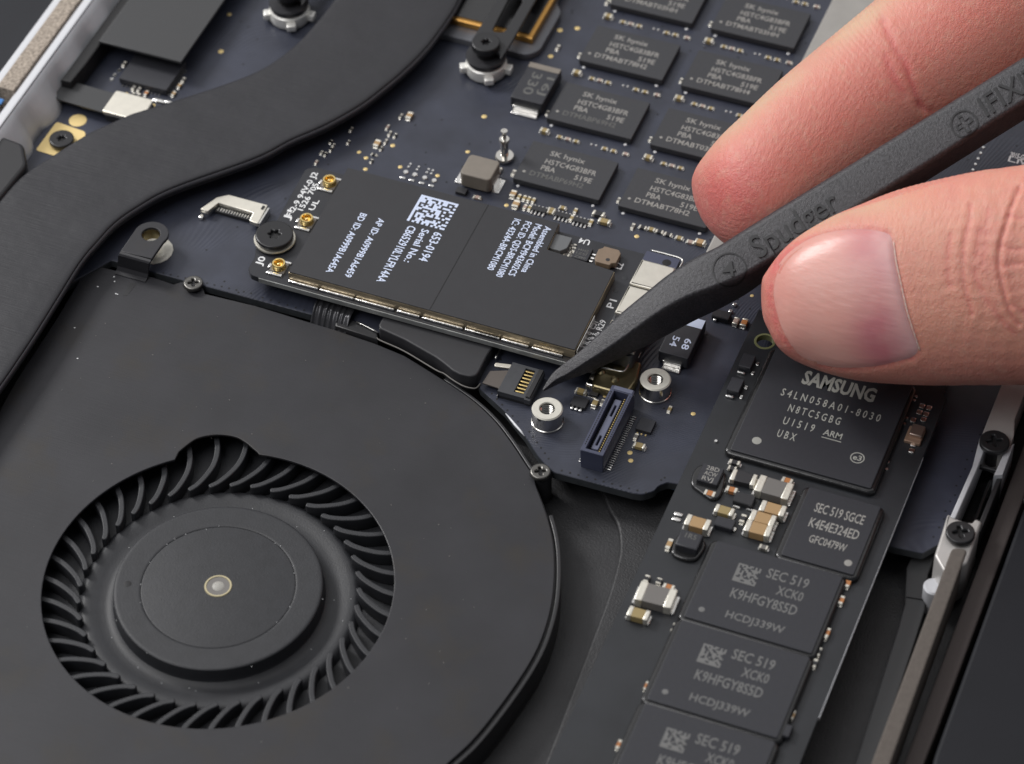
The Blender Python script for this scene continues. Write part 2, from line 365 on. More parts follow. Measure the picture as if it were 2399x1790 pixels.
# memory chips -------------------------------------------------
RAMX = (-1.205, .185); RAMY = (3.115, 4.285, 5.455, 6.625); RW, RL = 1.14, .72
chipm = prism([rrect(0, 0, RW, RL, .012, 2)], .018, .10, M['epoxy'], .006, 1)
subm = prism([rrect(.02, .02, RW - .02, RL - .02, .01, 1)], 0.0, .018, M['hole'])
base = (RAMX[0], RAMY[0])
def rel(l): return (l[0], l[1] - base[0], l[2] - base[1], l[3] - base[0], l[4] - base[1], l[5], l[6] + .0015)
common = [rel(tline('SK hynix', 'Z2', 735, 582, 1300, 715, .085, .1)), rel(tline('H5TC4G83BFR', 'Z2', 655, 705, 1478, 915, .088, .1)), rel(tline('PBA', 'Z2', 590, 805, 815, 865, .088, .1)), rel(tline('519E', 'Z2', 1125, 965, 1400, 1035, .088, .1))]
codes = {(0, 0): 'DTMABP69H2', (0, 1): 'DTMABP69H2', (0, 2): 'DTMABT78H2', (0, 3): 'DTMABT03HH', (1, 0): 'DTMABT78H2', (1, 1): 'DTMABT03HH', (1, 2): 'DTMABT78H4', (1, 3): 'DTMABT03HH'}
cm_text = strings(common, M['gprint'])
bot = {}
for i in range(2):
    for j in range(4):
        x, y = RAMX[i], RAMY[j]
        c = obj('memory_chip', chipm, LB, (x, y, 0)); obj('solder_balls', subm, c, (x, y, 0))['kind'] = 'stuff'
        obj('lettering', cm_text, c, (x, y, 0))
        s = codes[(i, j)]; dim = s.startswith('DTMABP')
        if s not in bot: bot[s] = strings([rel(tline(s, 'Z2', 400, 895, 1268, 1108, .085, .1))], M['fprint' if dim else 'gprint'])
        obj('lettering', bot[s], c, (x, y, 0))
        a = T('Z2', 330, 833, .1); dotc(c, 'index_dot', (a[0] - base[0] + x, a[1] - base[1] + y), .02, .1, 'gprint', .002)
# the small parts of one memory chip, repeated at every chip of the grid
row = [('b', 660, 190, .115, .07, .06, 'olive'), ('s', 905, 270, .08, .045, .03, 'olive'), ('s', 1035, 303, .08, .045, .03, 'pinkc'), ('s', 1170, 340, .08, .045, .03, 'olive'), ('s', 1630, 457, .08, .045, .03, 'olive'), ('s', 1775, 495, .08, .045, .03, 'olive'), ('s', 1970, 545, .08, .045, .03, 'pinkc')]
for i in range(2):
    for j in range(4):
        ox, oy = RAMX[i] - RAMX[0], RAMY[j] - RAMY[0]
        for r in row:
            p = T('Z2', r[1], r[2], .03); small(LB, (p[0] + ox, p[1] + oy), 'x', r[3], r[4], r[5], r[6])
        for q in ((1415, 405), (1490, 420)):
            p = T('Z2', *q); dotc(LB, 'solder_pad', (p[0] + ox, p[1] + oy), .017, 0, 'solder', .008)
        for q in ((230, 1070), (1440, 1390)):
            p = T('Z2', *q); dotc(LB, 'test_point', (p[0] + ox, p[1] + oy), .021, 0, 'white', .005)
        p = T('Z2', 165, 855, .02); small(LB, (p[0] + ox, p[1] + oy), 'y', .085, .04, .025, 'gray')
p = T('Z2', 2060, 840, .02)
# parts under the lower left memory chip
for (x, y, L, Wd, H, b) in ((155, 1205, .11, .075, .055, 'tan'), (250, 1235, .09, .045, .03, 'olive'), (335, 1255, .09, .045, .03, 'olive'), (405, 1275, .09, .045, .03, 'olive'), (480, 1295, .09, .045, .03, 'olive'),
                            (200, 1370, .12, .085, .055, 'tan'), (345, 1400, .09, .045, .03, 'pinkc'), (420, 1415, .09, .045, .03, 'olive')):
    small(LB, T('Z2', x, y, .03), 'y', L, Wd, H, b)
for (x, y, ax, L, Wd, H, b) in ((1160, 255, 'x', .09, .05, .035, 'olive'), (1365, 305, 'y', .09, .045, .035, 'olive'), (1300, 420, 'y', .1, .05, .035, 'olive'), (1612, 488, 'y', .1, .05, .035, 'olive'),
                                (985, 285, 'x', .10, .05, .035, 'olive'), (962, 325, 'x', .09, .05, .03, 'olive')):
    small(LB, T('Z3', x, y, .02), ax, L, Wd, H, b)
big(LB, T('Z3', 1740, 365, .03), 'x', .155, .08, .06, 'dark', name='resistor'); big(LB, T('Z3', 1832, 485, .03), 'x', .155, .08, .06, 'olive')
for (x, y) in ((775, 290), (1155, 385), (1450, 475)):
    px, py = T('Z3', x, y, .02)
    a = obj('resistor_array', box(.20, .075, .035, M['dark'], .004), LB, (px, py + .01, .004))
    for k in range(4):
        for s, w in ((1, .05), (-1, .08)):
            obj('pin', box(.026, w * .8, .02, M['solder'], .005), a, (px - .075 + k * .05, py + .01 + s * .052 - (.012 if s < 0 else 0), .0))
for (x, y, b) in ((385, 365, 'dark'), (525, 395, 'olive'), (655, 435, 'dark'), (795, 480, 'dark'), (975, 535, 'olive'), (1155, 600, 'pinkc')): small(LB, T('Z4', x, y, .02), 'x', .10, .055, .035, b)
small(LB, T('Z4', 225, 345, .02), 'y', .10, .045, .03, 'gray'); big(LB, T('Z4', 1312, 612, .03), 'x', .13, .085, .06, 'tan')
for (x, y, ax, L, b) in ((1250, 1000, 'y', .09, 'gray'), (1135, 1095, 'y', .09, 'pinkc'), (1155, 1150, 'y', .09, 'gray'), (1200, 1168, 'y', .08, 'dark'), (1120, 1220, 'y', .09, 'gray'), (1080, 1280, 'y', .07, 'dark'), (1020, 1333, 'x', .08, 'dark'), (995, 1388, 'y', .07, 'dark'),
                         (820, 1115, 'y', .08, 'gray'), (797, 1225, 'y', .07, 'dark'), (645, 1222, 'y', .07, 'dark'), (668, 1250, 'y', .06, 'gray'), (648, 1285, 'y', .08, 'dark'), (598, 1328, 'y', .07, 'dark'), (565, 1315, 'y', .06, 'gray'), (520, 1398, 'y', .08, 'pinkc')):
    small(LB, T('R2', x, y, .02), ax, L, .035, .025, b)
for (x, y) in ((1325, 1000), (1045, 1240)): small(LB, T('R2', x, y, .03), 'y', .12, .075, .05, 'tan')
for (tg, x, y, r) in [('R2', 1970, 1008, .034), ('R2', 1828, 1312, .028), ('R2', 1180, 1258, .030), ('R2', 890, 1315, .026), ('R2', 950, 1365, .028), ('R2', 945, 1462, .028), ('R2', 1245, 1443, .028), ('R2', 1567, 1518, .028), ('R1', 1908, 445, .037), ('R1', 1980, 125, .03), ('R1', 1090, 812, .03), ('R1', 1323, 910, .03),
                      ('R3', 412, 262, .039), ('R3', 563, 245, .036), ('R3', 332, 487, .036), ('R7', 135, 373, .028), ('Z4', 288, 510, .030), ('Z6', 600, 330, .024), ('Z6', 2025, 617, .028), ('Z6', 1003, 1245, .031), ('Z6', 1017, 1372, .030), ('Y1', 1390, 90, .022)]:
    dotc(LB, 'gold_test_point', T(tg, x, y), r, 0, 'goldpad', .005)
for q in ((350, 440), (495, 480), (655, 530), (808, 575)): dotc(LB, 'solder_pad', T('Y6', *q), .036, 0, 'solder', .014, 1.0)
for q in ((300, 530), (445, 570), (605, 615), (760, 658)): obj('solder_pad', box(.07, .03, .012, M['solder'], .008, 2), LB, (*T('Y6', *q), 0), random.uniform(-.06, .02))
for q in ((425, 310), (395, 355), (560, 355), (530, 400), (720, 395), (690, 445), (785, 415), (760, 465)): dotc(LB, 'solder_pad', T('Y6', *q), .018, 0, 'solder', .012)
for (tg, x, y) in (('R3', 395, 410), ('R3', 822, 15)): small(LB, T(tg, x, y, .02), 'y', .1, .045, .03, 'gray')

# square power inductor and guide pin
ix, iy, iz = -1.595, 3.01, .25
ind = obj('power_inductor', prism([rrect(-.205, -.185, .205, .185, .055, 4)], .03, .25, M['coil'], .018, 3), LB, (ix, iy, 0))
for sx in (-1, 1):
    obj('terminal', box(.10, .25, .02, M['solder'], .006, 2), ind, (ix + sx * .245, iy - .01, .0)); obj('terminal', box(.025, .2, .10, M['silver'], .006), ind, (ix + sx * .212, iy - .01, .015))
px, py = T('R2', 2147, 1085, .47)
obj('guide_pin', lathe([(.0001, .47), (.012, .47), (.014, .478), (.042, .478), (.046, .465), (.040, .452), (.026, .45), (.026, .345), (.062, .342), (.068, .325), (.066, .30), (.052, .295), (.050, .07), (.112, .062), (.122, .045), (.122, .022), (.10, .015), (.10, 0)], M['nickel'], 40), LB, (-1.462, 3.50, 0))
# dark parts near the inductor
for (x, y, ax, b) in ((1860, 410, 'y', 'gray'), (1800, 520, 'y', 'gray'), (2090, 445, 'y', 'gray'), (1500, 840, 'x', 'pinkc')): small(LB, T('Y6', x, y, .02), ax, .10, .05, .03, b)
obj('small_chip', box(.14, .10, .05, M['dark'], .006), LB, (*T('Y6', 1250, 720, .05), 0))

# tantalum capacitors
def tant(x0, y0, x1, y1, h, band, letters, feet):
    cx, cy = (x0 + x1) / 2, (y0 + y1) / 2
    o = obj('tantalum_capacitor', prism([rrect(x0 - cx, y0 - cy, x1 - cx, y1 - cy, .02, 2)], .03, h, M['epoxy2'], .014, 2), LB, (cx, cy, 0))
    if band: obj('polarity_band', prism([rrect(x0 - cx + .006, y1 - cy - .10, x1 - cx - .006, y1 - cy - .008, .012, 2)], h, h + .003, M['coil']), o, (cx, cy, 0))
    for s in (-1, 1):
        yy = y0 if s < 0 else y1
        obj('terminal', box((x1 - x0) * feet, .05, .07, M['silver'], .012, 2), o, (cx, yy + s * .012, .025)); obj('solder', box((x1 - x0) * feet, .09, .03, M['solder'], .014, 2), o, (cx, yy + s * .055, 0))
    if letters: obj('lettering', strings([(s, a - cx, b - cy, c - cx, d - cy, hh, h + .0015) for (s, a, b, c, d, hh) in letters[0]], letters[1]), o, (cx, cy, 0))
    return o
tant(-1.735, 4.39, -1.30, 5.10, .20, True, ([('330', -1.62, 4.93, -1.62, 4.50, .13), ('16J', -1.42, 4.90, -1.42, 4.55, .10)], M['fprint']), .8)
t2 = tant(1.495, .89, 1.865, 1.56, .20, False, ([('68', 1.73, 1.20, 1.73, 1.02, .085), ('54', 1.585, 1.19, 1.585, 1.02, .085)], M['blueprint']), .62)
obj('polarity_band', prism([[(1.50, 1.545), (1.50, 1.40), (1.858, 1.40), (1.858, 1.545)]], .2, .2025, M['blueprint']), t2, (0, 0, 0))

# long shield can at the right of the memory
sc = obj('shield_can', prism([roundpoly([(1.47, 2.62), (3.2, 2.62), (3.2, 8.6), (1.52, 8.6)], .09)], .0, .15, M['shade'], .02, 2), LB, (0, 0, 0))
for k in range(12): obj('shield_dimple', box(.03, .09, .05, M['silver'], .008), sc, (1.475 + k * .004, 2.95 + k * .48, .02))
obj('lettering', strings([('T3', 1.95, 7.25, 2.14, 7.25, .11, .1515)], M['dark']), sc, (0, 0, 0))

# black FFC socket with gold contacts where the tool points
fx0, fx1, fy0, fy1 = -.065, .345, -.295, .195
ff = obj('cable_socket', prism([[(fx0, fy0), (fx1 - .075, fy0), (fx1 - .075, fy0 - .015), (fx1, fy0 - .015), (fx1, fy1 - .02), (fx1 - .05, fy1 - .02), (fx1 - .05, fy1), (fx0, fy1)], [(.12, -.235), (.235, -.235), (.235, .155), (.12, .155)]], .05, .125, M['ffc'], .004, 1), LB, (0, 0, 0))
obj('socket_floor', box(.39, .47, .05, M['plastic'], .004), ff, (.14, -.05, .0))
for k in range(7): obj('gold_contact', box(.115, .022, .018, M['gold'], .005, 2), ff, (.178, -.205 + k * .055, .092))
obj('locking_bar', box(.06, .46, .03, M['plastic'], .006), ff, (.305, -.05, .12))
obj('mounting_tab', box(.012, .05, .05, M['solder'], .004), ff, (fx0 - .004, fy0 + .02, .0))

# threaded standoffs
def standoff(x, y, h, m='nickel'):
    o = obj('standoff', lathe([(.088, .02), (.088, h - .012), (.098, h), (.166, h), (.181, h - .014), (.181, .035), (.190, .03), (.190, .0)], M['nickel'], 56, mats=[M['nickel'], M['standtop'], M['gscrew']], mi=[2, 1, 1, 1, 0, 0, 0]), LB, (x, y, 0))
    for k in range(6):
        zz = .04 + k * .03
        obj('thread', lathe([(.088, zz - .008), (.078, zz), (.088, zz + .008)], M['nickel'], 32), o, (x, y, 0))
    obj('bore_floor', prism([circ(0, 0, .087, 24)], .006, .012, M['hole']), o, (x, y, 0))
standoff(*T('B1', 672, 650, .24), .24); standoff(*T('B1', 1607, 396, .24), .24)

# tall blue board-to-board connector
kx0, kx1, ky0, ky1, kh = 1.205, 1.485, -.95, .115, .30
kc = obj('mezzanine_connector', prism([roundpoly([(kx0, ky0), (kx1, ky0), (kx1, ky1), (kx0, ky1)], .012, 2), [(kx0 + .055, ky0 + .045), (kx1 - .05, ky0 + .045), (kx1 - .05, ky1 - .075), (kx0 + .055, ky1 - .075)]], .06, kh, M['blueplastic'], .006, 1), LB, (0, 0, 0))
obj('connector_base', box(kx1 - kx0 - .01, ky1 - ky0 - .01, .07, M['blueplastic'], .004), kc, ((kx0 + kx1) / 2, (ky0 + ky1) / 2, 0))
obj('metal_cap', box(kx1 - kx0 - .05, .06, .008, M['bluemetal'], .003), kc, ((kx0 + kx1) / 2 + .01, ky1 - .034, kh))
cxk = (kx0 + kx1) / 2
obj('tongue', prism([rrect(cxk - .048, ky0 + .11, cxk + .036, ky1 - .15, .01, 2), rrect(cxk - .018, ky0 + .17, cxk + .008, ky0 + .33, .008, 2), rrect(cxk - .018, ky1 - .42, cxk + .008, ky1 - .24, .008, 2)], .07, .245, M['bluemetal'], .006, 1), kc, (0, 0, 0))
for k in range(26):
    y = ky0 + .105 + k * .034
    obj('gold_contact', box(.018, .014, .16, M['gold'], .003), kc, (cxk + .055, y, .075)); obj('contact_slot', box(.012, .016, .004, M['hole']), kc, (kx0 + .026, y, kh)); obj('contact_slot', box(.012, .016, .004, M['hole']), kc, (kx1 - .022, y, kh))
    obj('pin', box(.07, .017, .014, M['solder'], .005), kc, (kx1 + .035, y - .03, .0)); obj('pin', box(.05, .017, .012, M['solder'], .004), kc, (kx0 - .022, y - .03, .0))
    obj('dark_contact', box(.016, .014, .14, M['dark'], .003), kc, (cxk - .066, y, .075))
# small parts around the connector
big(LB, T('Z6', 215, 250, .04), 'x', .13, .075, .055, 'olive'); big(LB, T('Z6', 440, 440, .04), 'y', .12, .07, .05, 'olive'); big(LB, T('Z6', 1155, 1130, .04), 'x', .14, .08, .055, 'olive')
small(LB, T('Z6', 560, 425, .02), 'y', .09, .045, .03, 'gray'); small(LB, T('Z6', 1645, 540, .02), 'y', .10, .045, .03, 'olive'); small(LB, T('Z6', 1100, 985, .02), 'y', .10, .05, .03, 'gray')
p = T('Z6', 195, 420, .05); a = obj('small_chip', box(.19, .15, .055, M['dark'], .006), LB, (*p, 0))
for k in range(3): obj('pin', box(.035, .05, .03, M['solder'], .01, 2), a, (*T('Z6', 72 + k * 67, 525 + k * 20, .01), 0))
p = T('Z6', 425, 290, .03); a = obj('transistor', box(.10, .06, .035, M['dark'], .004), LB, (*p, 0)); obj('pin', box(.12, .014, .015, M['solder'], .003), a, (p[0] - .01, p[1] - .05, 0))
p = T('Z6', 1260, 790, .05); a = obj('small_chip', box(.19, .19, .05, M['epoxy2'], .005), LB, (*p, 0))
for k in range(3): obj('pin', box(.018, .02, .01, M['goldpad']), a, (p[0] - .06 + k * .05, p[1] - .12, 0))
# brass coax shell and metal crystal under the tool tip
bs = obj('brass_shell', prism([roundpoly([(.93, .16), (1.36, .16), (1.40, .42), (1.36, .72), (.95, .72), (.88, .45)], .05), ], .0, .13, M['brass'], .03, 3), LB, (0, 0, 0))
obj('shell_bump', lathe([(.0001, .165), (.03, .158), (.05, .135), (.052, .12)], M['brass'], 20), bs, (*T('Z5', 1105, 735, .15), 0)); obj('shell_bump', lathe([(.0001, .17), (.03, .158), (.05, .135), (.052, .12)], M['brass'], 20), bs, (*T('Z5', 890, 610, .15), 0))
wp = [(*T('Z5', a, b, z), z) for a, b, z in ((880, 560, .16), (1050, 590, .18), (1200, 620, .2), (1270, 600, .2), (1330, 490, .2), (1370, 400, .2), (1400, 360, .2))]
obj('wire_clip', tube([tuple(p) for p in spline(wp, 5)], .011, M['silver'], 8), bs, (0, 0, 0))
obj('wire_clip', tube([(*T('Z5', 1480, 400, .1), .1), (*T('Z5', 1530, 310, .1), .1)], .008, M['silver'], 6), bs, (0, 0, 0))
cr = T('Z5', 775, 800, .1)
cb = obj('crystal_can', box(.20, .12, .10, M['nickel'], .03, 3), LB, (cr[0], cr[1], .0)); obj('crystal_lid', box(.17, .13, .05, M['satin'], .02, 2), cb, (cr[0] + .0, cr[1] + .11, .06)); obj('crystal_foot', box(.05, .10, .04, M['solder'], .012, 2), cb, (cr[0] + .14, cr[1] + .02, .0))
# transistor and capacitors left of the thumb
p = T('Y1', 900, 380, .08); a = obj('transistor', box(.22, .13, .08, M['dark'], .01), LB, (*p, 0))
for q in ((795, 475), (1000, 470), (1045, 345), (1110, 235)): obj('pin', box(.05, .05, .04, M['solder'], .014, 2), a, (*T('Y1', *q, .02), 0))
big(LB, T('Y1', 1130, 495, .05), 'y', .115, .065, .06, 'pinkc'); big(LB, T('Y1', 1265, 520, .05), 'y', .125, .075, .06, 'orange')

# white-metal ribbon connector at the left
lv = [(-4.60, 1.24), (-4.50, 1.24), (-4.44, 1.42), (-3.965, 1.41), (-3.95, 1.27), (-3.86, 1.255), (-3.83, 1.26), (-3.85, 1.595), (-4.38, 1.595), (-4.46, 1.53), (-4.50, 1.50)]
lc = obj('ribbon_connector', prism([lv], .06, .12, M['satin'], .008, 2), LB, (0, 0, 0))
obj('connector_body', box(.58, .22, .06, M['plastic'], .004), lc, (-4.17, 1.47, 0))
obj('contact_housing', box(.50, .07, .05, M['plastic'], .004), lc, (-4.205, 1.375, 0))
for k in range(13): obj('pin', box(.016, .055, .014, M['solder'], .003), lc, (-4.42 + k * .036, 1.372, .048))
obj('solder_foot', box(.06, .07, .05, M['solder'], .015, 2), lc, (-4.575, 1.20, 0)); obj('solder_foot', box(.03, .30, .11, M['silver'], .008, 2), lc, (-3.825, 1.42, .0)); obj('solder_foot', box(.03, .06, .015, M['hole'], 0), lc, (-3.885, 1.53, .114))
# silver landing disc under the fan's ear
dk = T('R5', 1330, 500, .03); dotc(LB, 'landing_pad', dk, .235, 0, 'standtop', .03)

# gold grounding pad and neighbours at the left edge
obj('ground_pad', prism([roundpoly([(-7.05, 2.14), (-6.62, 2.10), (-6.58, 2.0), (-6.60, 1.56), (-7.06, 1.58)], .04)], 0, .006, M['goldpad']), LB, (0, 0, 0))
dotc(LB, 'ground_pad', (-6.81, 2.26), .115, 0, 'goldpad', .006)
# package with pins below the flat cable
q = obj('flat_package', prism([rrect(-6.62, 3.07, -5.94, 3.66, .01, 1)], .015, .10, M['epoxy2'], .006, 1), LB, (0, 0, 0))
for k in range(11): obj('pin', box(.018, .03, .015, M['solder']), q, (-6.56 + k * .052, 3.045, 0))
for k in range(10): obj('pin', box(.03, .018, .015, M['solder']), q, (-5.925, 3.10 + k * .054, 0))
for (x, y, b) in ((1075, 552, 'gray'), (1155, 760, 'gray'), (1200, 775, 'gray'), (1145, 820, 'dark'), (1195, 830, 'gray'), (1265, 805, 'orange'), (1500, 810, 'tan'), (1550, 740, 'tan'), (1585, 690, 'gray')): small(LB, T('R1', x, y, .02), 'y', .09, .045, .035, b)
for (x, y) in ((1030, 610), (990, 650), (965, 688)): dotc(LB, 'solder_pad', T('R1', x, y), .03, 0, 'solder', .012)
obj('metal_plate', box(.18, .06, .03, M['solder'], .015, 2), LB, (*T('R1', 1375, 868, .02), 0)); obj('metal_plate', box(.14, .05, .03, M['solder'], .015, 2), LB, (*T('R1', 1462, 882, .02), 0))
# processor package, top of the frame
cp = obj('processor_package', prism([roundpoly([(-3.2, 5.30), (-1.86, 5.30), (-1.74, 5.45), (-1.74, 6.25), (-1.88, 6.42), (-1.88, 8.4), (-3.2, 8.4)], .07)], .0, .10, mat('package_rim_grey', (.12, .125, .14), .4, metal=.2), .012, 2), LB, (0, 0, 0))
obj('copper_plate', prism([[(-3.2, 5.52), (-1.87, 5.52), (-1.87, 8.4), (-3.2, 8.4)]], .10, .20, M['copper'], .01, 1), cp, (0, 0, 0)); obj('copper_plate', prism([[(-3.2, 5.58), (-1.93, 5.58), (-1.93, 8.4), (-3.2, 8.4)]], .20, .215, M['glue']), cp, (0, 0, 0))

# ================================================================ screws and sprung brackets
def star(r1, r2, n=6, a0=0.0): return [((r1 if k % 2 == 0 else r2) * math.cos(a0 + math.pi * k / n), (r1 if k % 2 == 0 else r2) * math.sin(a0 + math.pi * k / n)) for k in range(2 * n)]
def screw(name, x, y, ztop, r, h, m, label, kind='star', washer=None, group=None, shank=.3, dome=0.0):
    t = thing(name, (x, y, ztop - h), label, 'screw', group)
    if kind == 'star': rec = roundpoly(star(r * .36, r * .20, 6, .3), r * .05, 3)
    else:
        a, w = r * .52, r * .13; rec = roundpoly([(w, w), (a, w * .8), (a, -w * .8), (w, -w), (w * .8, -a), (-w * .8, -a), (-w, -w), (-a, -w * .8), (-a, w * .8), (-w, w), (-w * .8, a), (w * .8, a)], r * .05, 3)
        ca, sa = math.cos(.5), math.sin(.5); rec = [(p[0] * ca - p[1] * sa, p[0] * sa + p[1] * ca) for p in rec]
    obj('head', prism([circ(0, 0, r, 56), rec], -h, 0, m, min(.018, h * .3), 3), t, (x, y, ztop))
    obj('drive_recess', prism([circ(0, 0, r * .6, 24)], -h, -h * .55, M['hole']), t, (x, y, ztop))
    obj('shank', lathe([(r * .45, -h - shank), (r * .45, -h + .002)], m, 20), t, (x, y, ztop))
    if washer: obj('washer', lathe([(r * .5, -h - .012), (r * .5, -h), (washer, -h), (washer + .006, -h - .012), (washer, -h - .03)], M['satin'], 56), t, (x, y, ztop))
    return t
screw('star_screw', *T('Z7', 1462, 808, .40), .40, .232, .075, M['screw'], 'wide flat black star screw on a pale washer holding down the wireless card', washer=.25, shank=.2)
screw('star_screw', *T('R1', 530, 1192, .09), .09, .158, .07, M['screw'], 'black star screw set in a yellow gold pad beside the silver frame', shank=.05)
screw('cross_screw', *T('R5', 1668, 785, .06), .06, .118, .06, M['gscrew'], 'small grey cross screw on the top edge of the fan', 'cross', group='small screws of the fan cover')
screw('cross_screw', *T('B1', 612, 1190, .06), .06, .118, .06, M['gscrew'], 'small grey cross screw where the fan meets the tip of the navy board', 'cross', group='small screws of the fan cover')
screw('cross_screw', *T('Y2', 1730, 1050, .42), .42, .170, .07, M['screw'], 'glossy black cross screw at the foot of the pale metal bar', 'cross', group='black screws of the right bracket')
screw('cross_screw', *T('B5', 1290, 1085, .42), .42, .162, .07, M['screw'], 'glossy black cross screw on the silver boss above the foam strip', 'cross', group='black screws of the right bracket')

def bracket(bx, by, label, loc_label):
    t = thing('spring_bracket', (bx, by, 0), label, 'bracket', 'sprung black brackets of the cooling plate')
    ring = obj('retaining_nut', lathe([(.19, .02), (.262, .02), (.275, .05), (.262, .17), (.245, .185), (.19, .185)], M['nut'], 48), t, (bx, by, 0))
    for a in (-150, -62, 5, 80, 150):
        ca, sa = math.cos(math.radians(a)), math.sin(math.radians(a))
        obj('nut_tab', box(.09, .12, .09, M['nut'], .015, 2), ring, (bx + ca * .30, by + sa * .30, .05), math.radians(a))
    obj('collar', lathe([(.0001, .285), (.15, .285), (.250, .29), (.262, .275), (.255, .22), (.20, .19)], M['tape'], 48), t, (bx, by, 0))
    obj('spring_seat', lathe([(.13, .30), (.14, .42), (.185, .43)], M['hole'], 32), t, (bx, by, 0))
    arm = [(bx - .245, by - .02)] + [(bx + .245 * math.cos(math.radians(a)), by + .245 * math.sin(math.radians(a))) for a in range(190, 360, 20)] + [(bx + .245, by + 2.6), (bx - .20, by + 2.6)]
    slot = roundpoly([(bx - .04, by + .30), (bx + .12, by + .34), (bx + .12, by + 1.05), (bx - .07, by + 1.05)], .07)
    obj('arm', prism([roundpoly([(bx - .22, by + .12), (bx - .19, by + .0), (bx + .20, by - .05), (bx + .265, by - .16), (bx + .275, by + .2), (bx + .255, by + 2.6), (bx - .19, by + 2.6)], .04), slot], .36, .41, M['plastic'], .012, 2), t, (0, 0, 0))
    return t
b2 = T('Z9', 950, 670, .50)
bracket(b2[0], b2[1], 'black forked arm with a round collar over a bright nut, beside the memory chips', '')
screw('star_screw', b2[0], b2[1], .50, .183, .10, M['screw'], 'black star screw on the forked arm beside the grid of memory chips', shank=.2, group='star screws on the sprung brackets')
b1 = (b2[0] - 2.80, b2[1] + .07)
t = bracket(b1[0], b1[1], 'black collar over a bright nut left of the heat pipe, cut by top edge', '')
screw('star_screw', b1[0], b1[1], .50, .183, .10, M['screw'], 'black star screw on the sprung collar left of the curved heat pipe', shank=.2, group='star screws on the sprung brackets')

# ================================================================ heat pipe
Lp = [('P', 840, -70), ('R2', 690, 0), ('R2', 600, 120), ('R2', 400, 350), ('R2', 200, 520), ('R2', 0, 640), ('R1', 1900, 760), ('R1', 1500, 890), ('R1', 1000, 1050), ('R1', 700, 1210), ('R1', 400, 1400), ('R1', 200, 1530), ('R1', 60, 1640), ('R5', -100, 130), ('P', -170, 640), ('P', -310, 850), ('P', -440, 1060)]
Rp = [('P', 1125, -70), ('R2', 1780, 0), ('R2', 1700, 150), ('R2', 1500, 430), ('R2', 1300, 640), ('R2', 1100, 810), ('R2', 900, 960), ('R2', 600, 1130), ('R2', 300, 1260), ('R2', 0, 1415), ('R5', 1500, 20), ('R5', 1200, 180), ('R5', 1000, 320), ('R5', 850, 480), ('R5', 700, 660), ('R5', 500, 980), ('R5', 300, 1300), ('R5', 100, 1600), ('P', -60, 1010), ('P', -190, 1230)]
zt = .36
def resamp(pts, n):
    P = np.array(spline(pts, 10)); d = np.r_[0, np.cumsum(np.linalg.norm(np.diff(P, axis=0), axis=1))]; t = np.linspace(0, d[-1], n)
    return np.stack([np.interp(t, d, P[:, 0]), np.interp(t, d, P[:, 1])], 1)
NL = 90
LL = resamp([T(a, b, c, zt - .06) for a, b, c in Lp], NL); RR = resamp([T(a, b, c, zt - .13) for a, b, c in Rp], NL)
# match stations across the pipe by nearest point to keep sections square
Lf = resamp([tuple(p) for p in LL], 600)
vs = []; fs = []; K = 40
for i in range(NL):
    r = RR[i]; j = int(i / (NL - 1) * 599)
    lo, hi = max(0, j - 90), min(600, j + 90); jj = lo + int(np.argmin(((Lf[lo:hi] - r) ** 2).sum(1))); l = Lf[jj] if 2 < i < NL - 3 else LL[i]
    c = (l + r) / 2; w = np.linalg.norm(r - l) / 2; u = (r - l) / (2 * w); hh = .095
    for k in range(K):
        a = 2 * math.pi * k / K; ca, sa = math.cos(a), math.sin(a)
        qq = abs(ca); x = math.copysign((w - .13) * min(1, qq * 2.2) + .13 * qq ** 2 * (3 - 2 * qq), ca); zz = zt - hh + hh * math.copysign(abs(sa) ** .42, sa)
        vs.append((c[0] + u[0] * x, c[1] + u[1] * x, zz))
for i in range(NL - 1):
    for k in range(K): fs.append((i * K + k, (i + 1) * K + k, (i + 1) * K + (k + 1) % K, i * K + (k + 1) % K))
HP = thing('heat_pipe', (-4.3, 2.9, .16), 'broad flattened black heat pipe curving from the top down past the fan', 'heat pipe')
me = mk('pipe', vs, fs, M['pipe'], smooth=True)
bm = bmesh.new(); bm.from_mesh(me); bmesh.ops.recalc_face_normals(bm, faces=bm.faces); bm.to_mesh(me); bm.free()
obj('pipe_body', me, HP, (0, 0, 0))
highlight_path = []  # lighter tube added as a painted highlight along the pipe's lower right rim
for i in range(2, NL - 2):
    l, r = LL[i], RR[i]; u = (l - r) / np.linalg.norm(l - r); highlight_path.append((r[0] + u[0] * .012, r[1] + u[1] * .012, zt - .075))
obj('painted_rim_highlight', tube(highlight_path, .034, mat('rim_highlight_film', (.055, .055, .064), .40), 12), HP, (0, 0, 0))

